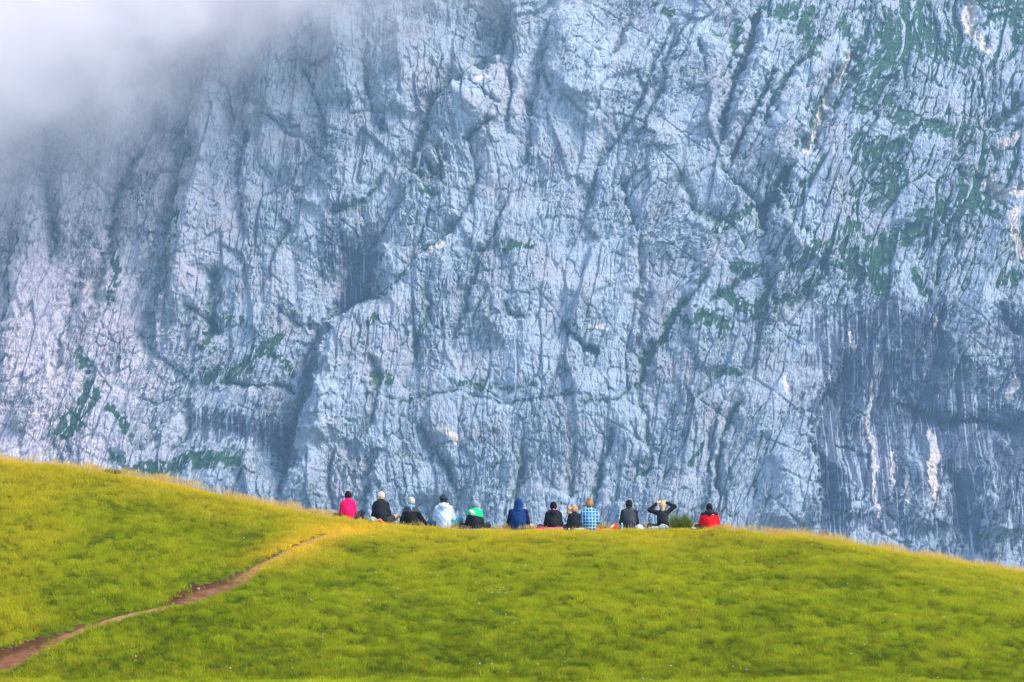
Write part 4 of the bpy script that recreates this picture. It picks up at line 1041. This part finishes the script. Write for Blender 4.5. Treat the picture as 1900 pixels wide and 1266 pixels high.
person(1168, 925, "short haired person in a charcoal top with black sleeves", 0.98, 2, legs='cross', arms='down', top=charcoal, sleeves=black, hair=(0.020, 0.010, 0.008), extras=x_neck(black), bottoms=(0.35, 0.33, 0.30), seed=10)
def x_pale(body, jk, hp, sl):
    shape("scarf", [('c', (0.0, 0.03 + sl, 0.60), (0.0, 0.01 + sl, 0.595), 0.064, 0.05)], cloth((0.25, 0.34, 0.38)), jk, res=0.010)
person(1230, 927, "long haired blond person in black holding both hands up on the head", 0.68, 0, legs='cross', arms='head', top=black, hair=(0.62, 0.36, 0.17), hair_kind='long', extras=x_pale, top_h=0.90, seed=11)
def x_logo(body, jk, hp, sl):
    shape("shoulder_mark", [('b', (0.085, -0.075 + sl, 0.522), (0.022, 0.008, 0.009), rotm(-25, 0, 0), 0.004)], cloth((0.8, 0.8, 0.8)), jk, res=0.006)
person(1317, 932, "person in a bright red jacket with a black yoke and hood, last of the row", 1.25, 0, legs='cross', arms='lap', top=zone_cloth("red_black_jacket", (0.010, 0.012, 0.022), (0.85, 0.005, 0.010), 0.535, 0.0, 0.16), hoodback=cloth((0.012, 0.014, 0.024)), hair=(0.014, 0.006, 0.006), skin=(0.45, 0.25, 0.17), extras=x_logo, seed=12)

# ================================================================== THINGS LYING IN THE GRASS
def lay(name, px, py, prims_parts, label, cat, Y=YC - 0.75, yaw=0, group=None, dz=0.0):
    P0 = at(px, py, Y); g_ = float(ground_z(np.array([P0.x]), np.array([Y]))[0])
    root = None
    for nm, pr, mt, kw in prims_parts:
        o = shape(nm if root is not None else name, pr, mt, root, **kw)
        if root is None:
            root = o; o.location = (P0.x, Y, g_ + dz + 0.03); o.rotation_euler = (0, 0, R(yaw))
    return tag(root, label, cat, group)
grey_c = cloth((0.30, 0.32, 0.30)); pale_c = cloth((0.62, 0.68, 0.66)); dark_c = cloth((0.02, 0.02, 0.022)); orange_c = cloth((0.85, 0.10, 0.05)); red_c = cloth((0.75, 0.03, 0.02))
def pack(col, strap, sx=1.0, sz=1.0):
    return [("rucksack", [('e', (0, 0, 0.10 * sz), (0.15 * sx, 0.12, 0.12 * sz), rotm(0, 12, 0)), ('e', (0.06 * sx, 0.0, 0.09 * sz), (0.11 * sx, 0.11, 0.10 * sz), None), ('b', (-0.03 * sx, -0.10, 0.07 * sz), (0.08 * sx, 0.04, 0.06 * sz), None, 0.03)], col, dict(k=0.03, wrinkle=0.006, seed=int(sx * 10), res=0.012)),
            ("lid", [('e', (0.01, 0.0, 0.19 * sz), (0.11 * sx, 0.09, 0.04), rotm(0, 12, 0))], col, dict(wrinkle=0.004, res=0.012)),
            ("strap", [('c', (-0.07 * sx, -0.13, 0.16 * sz), (-0.05 * sx, -0.15, 0.03), 0.012, 0.012)], strap, dict(res=0.008)), ("strap", [('c', (0.07 * sx, -0.12, 0.16 * sz), (0.05 * sx, -0.13, 0.03), 0.012, 0.012)], strap, dict(res=0.008))]
lay("rucksack", 691, 966, pack(grey_c, dark_c, 0.95, 0.85), "crumpled grey rucksack beside the balding person in black", "backpack", group=None, yaw=10)
lay("boot", 678, 965, [("boot", [('c', (0, -0.09, 0.045), (0, 0.09, 0.035), 0.045, 0.038), ('c', (0, -0.08, 0.06), (0, -0.10, 0.17), 0.042, 0.046)], cloth((0.035, 0.03, 0.035)), dict(res=0.010, k=0.03)), ("sole", [('b', (0, 0, 0.008), (0.045, 0.135, 0.012), None, 0.01)], dark_c, dict(res=0.008))], "dark hiking boot standing left of the grey rucksack", "boot", yaw=-40)
lay("folded_jacket", 704, 969, [("folded_jacket", [('c', (-0.10, 0, 0.07), (0.02, -0.02, 0.09), 0.055, 0.05), ('c', (0.02, -0.02, 0.09), (0.11, -0.03, 0.03), 0.05, 0.035), ('c', (-0.05, 0.05, 0.04), (0.06, 0.06, 0.04), 0.05, 0.05)], cloth((0.85, 0.16, 0.09)), dict(wrinkle=0.008, seed=3, res=0.011))], "crumpled orange red jacket lying against the grey rucksack", "jacket", Y=YC - 0.9)
lay("stone", 583, 953, [("stone", [('e', (-0.10, 0, 0.04), (0.07, 0.06, 0.07), rotm(0, 25, 0)), ('e', (0.03, 0, 0.02), (0.10, 0.07, 0.04), rotm(0, -12, 0)), ('e', (0.02, 0.01, 0.06), (0.03, 0.03, 0.04), None)], cloth((0.045, 0.03, 0.03)), dict(k=0.02, wrinkle=0.006, res=0.012))], "small dark brown stone poking out of the crest grass near the path end", "stone", Y=YC - 0.1)
lay("rucksack", 860, 975, pack(cloth((0.06, 0.045, 0.05)), dark_c, 0.85, 0.6), "small dark brown rucksack on the left of the person in the beanie", "backpack", Y=YC - 0.3, yaw=-15)
lay("sitting_mat", 879, 978, [("sitting_mat", [('b', (0, 0.1, 0.03), (0.30, 0.26, 0.012), None, 0.012)], cloth((0.30, 0.32, 0.35)), dict(wrinkle=0.003, res=0.010))], "thin grey sitting mat under the person in the beanie", "mat", Y=YC - 0.3)
lay("boot", 797, 972, [("boot", [('c', (0, -0.08, 0.045), (0, 0.08, 0.035), 0.042, 0.036), ('c', (0, -0.07, 0.06), (0, -0.09, 0.13), 0.038, 0.042)], cloth((0.03, 0.028, 0.03)), dict(res=0.010, k=0.03)), ("sole", [('b', (0, 0, 0.008), (0.042, 0.12, 0.012), None, 0.01)], dark_c, dict(res=0.008))], "dark boot left in the grass between the grey haired person and the grey sweatshirt", "boot", Y=YC - 0.3, yaw=30)
lay("bundle", 1003, 979, [("bundle", [('e', (0, 0, 0.06), (0.15, 0.09, 0.065), None), ('e', (0.07, 0, 0.075), (0.07, 0.08, 0.07), None), ('c', (-0.12, 0, 0.04), (-0.18, -0.02, 0.02), 0.035, 0.02)], cloth((0.85, 0.015, 0.13)), dict(wrinkle=0.008, seed=5, res=0.011))], "rolled up hot pink cloth bundle left of the black hoodie", "bundle", Y=YC - 0.4)
lay("tin_mug", 1056, 980, [("tin_mug", [('c', (0, -0.02, 0.085), (0, 0.06, 0.085), 0.070, 0.070)], dark_c, dict(res=0.008, cut=lambda P: np.maximum(-0.035 - P[:, 1], P[:, 1] - 0.06))), ("base", [('c', (0, -0.03, 0.085), (0, -0.026, 0.085), 0.036, 0.036)], cloth((0.42, 0.42, 0.36)), dict(res=0.006, cut=lambda P: np.abs(P[:, 1] + 0.038) - 0.006))], "round black tin mug on its side behind the blond child", "mug", Y=YC - 0.8)
lay("patterned_cloth", 1075, 981, [("patterned_cloth", [('c', (-0.10, 0, 0.05), (0.10, 0, 0.06), 0.045, 0.05), ('e', (0.02, -0.03, 0.04), (0.13, 0.07, 0.045), None)], cloth((0.16, 0.36, 0.36)), dict(wrinkle=0.008, seed=6, res=0.011))], "grey green cloth heaped between the child and the plaid shirt", "cloth", Y=YC - 0.7)
lay("blanket", 1120, 984, [("blanket", [('b', (0, 0, 0.03), (0.26, 0.12, 0.022), None, 0.02), ('c', (0.1, 0.02, 0.04), (0.22, 0.0, 0.05), 0.03, 0.03)], cloth((0.80, 0.16, 0.05)), dict(wrinkle=0.007, seed=7, res=0.011))], "flat orange blanket right of the plaid shirt", "blanket", Y=YC - 0.6)
lay("day_bag", 1142, 979, [("day_bag", [('e', (0, 0, 0.085), (0.11, 0.09, 0.095), None), ('b', (0, -0.06, 0.06), (0.07, 0.04, 0.05), None, 0.03)], red_c, dict(wrinkle=0.005, seed=8, res=0.011)), ("handle", [('c', (-0.03, 0, 0.17), (0, 0, 0.20), 0.010, 0.010), ('c', (0, 0, 0.20), (0.03, 0, 0.17), 0.010, 0.010)], red_c, dict(k=0.01, res=0.007)), ("towel", [('e', (-0.07, 0.0, 0.12), (0.08, 0.06, 0.05), rotm(0, -20, 0))], cloth((0.85, 0.70, 0.66)), dict(wrinkle=0.006, res=0.010))], "red bag with a pale towel on it, left of the charcoal top", "bag", Y=YC - 0.6)
lay("drinking_bottle", 1154, 979, [("drinking_bottle", [('c', (0, 0, 0.03), (0, 0, 0.13), 0.034, 0.034), ('c', (0, 0, 0.13), (0, 0, 0.16), 0.034, 0.016)], cloth((0.05, 0.42, 0.44), 0.4), dict(k=0.01, res=0.007)), ("cap", [('c', (0, 0, 0.175), (0, 0, 0.19), 0.026, 0.024)], cloth((0.55, 0.50, 0.36)), dict(res=0.006))], "teal drinking bottle with a beige cap between the red bag and the charcoal top", "bottle", Y=YC - 0.75)
lay("rucksack", 1186, 977, pack(pale_c, grey_c, 0.75, 0.65), "small whitish rucksack right of the charcoal top", "backpack", Y=YC - 0.5)
lay("rucksack", 1231, 979, pack(cloth((0.42, 0.47, 0.40)), grey_c, 0.95, 0.72), "pale grey green rucksack behind the person with raised arms", "backpack", Y=YC - 0.6)
lay("stuff_sack", 1215, 981, [("stuff_sack", [('c', (-0.07, 0, 0.055), (0.07, 0, 0.055), 0.055, 0.060), ('c', (-0.12, 0, 0.055), (-0.16, 0, 0.055), 0.02, 0.03)], cloth((0.36, 0.38, 0.36)), dict(k=0.015, wrinkle=0.005, res=0.010))], "small grey stuff sack left of the grey green rucksack", "sack", Y=YC - 0.6)
lay("stone", 1287, 981, [("stone", [('e', (0, 0, 0.03), (0.09, 0.07, 0.055), rotm(0, 15, 0)), ('e', (0.06, 0.01, 0.02), (0.06, 0.05, 0.04), None)], cloth((0.36, 0.37, 0.38)), dict(k=0.015, wrinkle=0.006, res=0.011))], "small grey stone between the green tussock and the red jacket", "stone", Y=YC - 0.6)

# green tussock and low plants on the crest
def tussock(name, px, py, Y, w_, h_, n, seed, cols, label, cat, bl=0.006, leanf=0.5, leaf=False):
    r = np.random.default_rng(seed)
    P0 = at(px, py, Y); g_ = float(ground_z(np.array([P0.x]), np.array([Y]))[0])
    V_, F_, T_ = [], [], []
    for k_ in range(n):
        a = r.uniform(0, 2 * PI); rr = math.sqrt(r.uniform()) * w_ * 0.45
        bx_, by_ = rr * math.cos(a), rr * math.sin(a) * 0.8
        hh = h_ * r.uniform(0.45, 1.05) * (1 - 0.45 * (rr / (w_ * 0.5)) ** 2) * (1 + 0.25 * math.sin(a * 3 + seed)); o_ = leanf * hh * r.uniform(0.2, 1) * (0.3 + rr / w_ * 2)
        la = a + r.uniform(-0.7, 0.7); wa = r.uniform(0, PI); wx_, wy_ = math.cos(wa) * bl, math.sin(wa) * bl
        i0 = len(V_); seg = 3
        tn = r.uniform(0, 1)
        for s in range(seg + 1):
            f_ = s / seg; ww = (1 - f_ ** 2 * 0.9) if not leaf else (0.2 + math.sin(PI * min(1, f_ * 0.95 + 0.05)))
            c_ = (bx_ + math.cos(la) * o_ * f_ ** 1.7, by_ + math.sin(la) * o_ * f_ ** 1.7, hh * f_ * (1 - 0.2 * f_))
            V_ += [(c_[0] - wx_ * ww, c_[1] - wy_ * ww, c_[2]), (c_[0] + wx_ * ww, c_[1] + wy_ * ww, c_[2])]; T_ += [tn, tn]
        for s in range(seg):
            j = i0 + 2 * s; F_.append((j, j + 1, j + 3, j + 2))
    me_ = np_mesh(name, np.array(V_), np.array(F_)); attr(me_, "tone", np.array(T_))
    m = bpy.data.materials.new(name + "_leaf"); m.use_nodes = True
    nt_ = m.node_tree; b = nt_.nodes["Principled BSDF"]; q = NB(nt_)
    col = q.mix(q.attr("tone"), cols[0], cols[1]); nt_.links.new(col, b.inputs["Base Color"]); b.inputs["Roughness"].default_value = 0.6
    tr = q.n("ShaderNodeBsdfTranslucent"); nt_.links.new(col, tr.inputs[0])
    mx = q.n("ShaderNodeMixShader"); mx.inputs[0].default_value = 0.35
    nt_.links.new(b.outputs[0], mx.inputs[1]); nt_.links.new(tr.outputs[0], mx.inputs[2]); nt_.links.new(mx.outputs[0], nt_.nodes["Material Output"].inputs[0])
    o = link(name, me_, m, None, False); o.location = (P0.x, Y, g_ - 0.01)
    return tag(o, label, cat)
GC = ((0.06, 0.12, 0.012), (0.24, 0.28, 0.04))
tussock("grass_tussock", 1265, 984, YC - 0.9, 0.52, 0.62, 2600, 5, GC, "round dark green grass tussock standing left of the red jacket", "tussock")
for i, (px_, w_, lb) in enumerate([(1298, 0.40, "low leafy green plant just right of the round tussock"), (1332, 0.35, "low leafy green plant below the red jacket")]):
    tussock("leafy_plant", px_, 990, YC - 1.5, w_, 0.16, 420, 20 + i, ((0.05, 0.12, 0.01), (0.14, 0.22, 0.02)), lb, "plant", 0.016, 1.0, True)
tussock("grass_tussock", 208, 880, YC - 0.5, 0.50, 0.26, 900, 9, GC, "dark green grass tussock on the crest of the left slope", "tussock")
# a few white flowers in one cluster on the slope
fm = cloth((0.85, 0.85, 0.80)); fs = cloth((0.10, 0.16, 0.02))
fpts = [(906, 1096), (916, 1093), (921, 1088), (929, 1098), (934, 1092), (938, 1101), (944, 1094), (950, 1099), (925, 1103), (912, 1101)]
src = None
for i, (a, b_) in enumerate(fpts):
    x0_, y0_ = hit(a, b_ + 6, ground_smooth); z0_ = float(ground_z(np.array([x0_]), np.array([y0_]))[0])
    if src is None:
        src = shape("white_flower", [('c', (0, 0, 0), (0, 0, 0.10), 0.006, 0.005)], fs, res=0.005)
        hd_ = shape("flower_head", [('e', (0.018 * math.cos(t_), 0.018 * math.sin(t_), 0.108), (0.014, 0.014, 0.008), None) for t_ in (0, 1.26, 2.51, 3.77, 5.03)], fm, src, res=0.005, k=0.004)
        o = src
    else:
        o = src.copy(); C.collection.objects.link(o)
        c = hd_.copy(); C.collection.objects.link(c); c.parent = o
    o.location = (x0_, y0_, z0_); o.rotation_euler = (0.15 * math.sin(i * 2.1), 0.15 * math.cos(i * 1.7), i); o.scale = (0.6 + 0.15 * math.sin(i * 5),) * 3
    tag(o, "small white flower in the cluster on the grassy slope below the hooded person", "flower", "white flowers clustered on the slope")


# ================================================================== AIR: even haze, and the cloud bank drifting over the upper left of the face
def box_mesh(name, lo, hi):
    bm = bmesh.new(); bmesh.ops.create_cube(bm, size=1.0)
    for v in bm.verts:
        v.co = Vector([(lo[i] + hi[i]) / 2 + v.co[i] * (hi[i] - lo[i]) for i in range(3)])
    me_ = bpy.data.meshes.new(name); bm.to_mesh(me_); bm.free()
    return me_
HAZE = float(os.environ.get("HAZE", "0.00018"))
hm = bpy.data.materials.new("haze_air"); hm.use_nodes = True
nt_ = hm.node_tree; nt_.nodes.remove(nt_.nodes["Principled BSDF"])
pv = nt_.nodes.new("ShaderNodeVolumePrincipled")
pv.inputs["Color"].default_value = (0.45, 0.69, 1.0, 1)
pv.inputs["Density"].default_value = HAZE
pv.inputs["Anisotropy"].default_value = 0.2
nt_.links.new(pv.outputs[0], nt_.nodes["Material Output"].inputs["Volume"])
if HAZE > 0:
    zl = float(GZ.min()) - 1.0
    hz = link("haze", box_mesh("haze", (-3001, -801, zl), (3001, 1102, 240)), hm, smooth=False)
    tag(hz, kind="stuff")
MIST = float(os.environ.get("MIST", "0.065"))
mm = bpy.data.materials.new("mist_cloud"); mm.use_nodes = True
nt_ = mm.node_tree; nt_.nodes.remove(nt_.nodes["Principled BSDF"])
q = NB(nt_)
tc = q.n("ShaderNodeTexCoord"); sp = q.n("ShaderNodeSeparateXYZ"); nt_.links.new(tc.outputs["Object"], sp.inputs[0])
dist = q.math('ADD', q.math('MULTIPLY', q.math('ADD', sp.outputs[0], 191.0), -0.467), q.math('MULTIPLY', q.math('SUBTRACT', sp.outputs[2], 176.0), 0.885))
nz_ = q.noise(tc.outputs["Object"], 0.022, 4, 0.6, 0.4)
dist = q.math('ADD', dist, q.math('MULTIPLY', q.math('SUBTRACT', nz_, 0.5), 110.0))
dist = q.math('ADD', dist, q.math('MULTIPLY', q.math('SUBTRACT', q.noise(tc.outputs['Object'], 0.08, 5, 0.65, 0.8), 0.5), 60.0))
mr = q.n("ShaderNodeMapRange"); mr.interpolation_type = 'SMOOTHSTEP'
nt_.links.new(dist, mr.inputs[0]); mr.inputs[1].default_value = -46; mr.inputs[2].default_value = 52; mr.inputs[3].default_value = 0; mr.inputs[4].default_value = 1
dens = q.math('MULTIPLY', q.math('POWER', mr.outputs[0], 2.0), MIST)
pv = q.n("ShaderNodeVolumePrincipled")
pv.inputs["Color"].default_value = (1.0, 0.950, 0.950, 1); pv.inputs["Anisotropy"].default_value = float(os.environ.get('MG','0'))
nt_.links.new(dens, pv.inputs["Density"]); nt_.links.new(pv.outputs[0], nt_.nodes["Material Output"].inputs["Volume"])
if MIST > 0:
    ms = link("mist", box_mesh("mist", (-262, 872, 95), (30, 985, 292)), mm, smooth=False)
    tag(ms, "bright mist bank veiling the upper left of the rock face", "mist", kind="stuff")
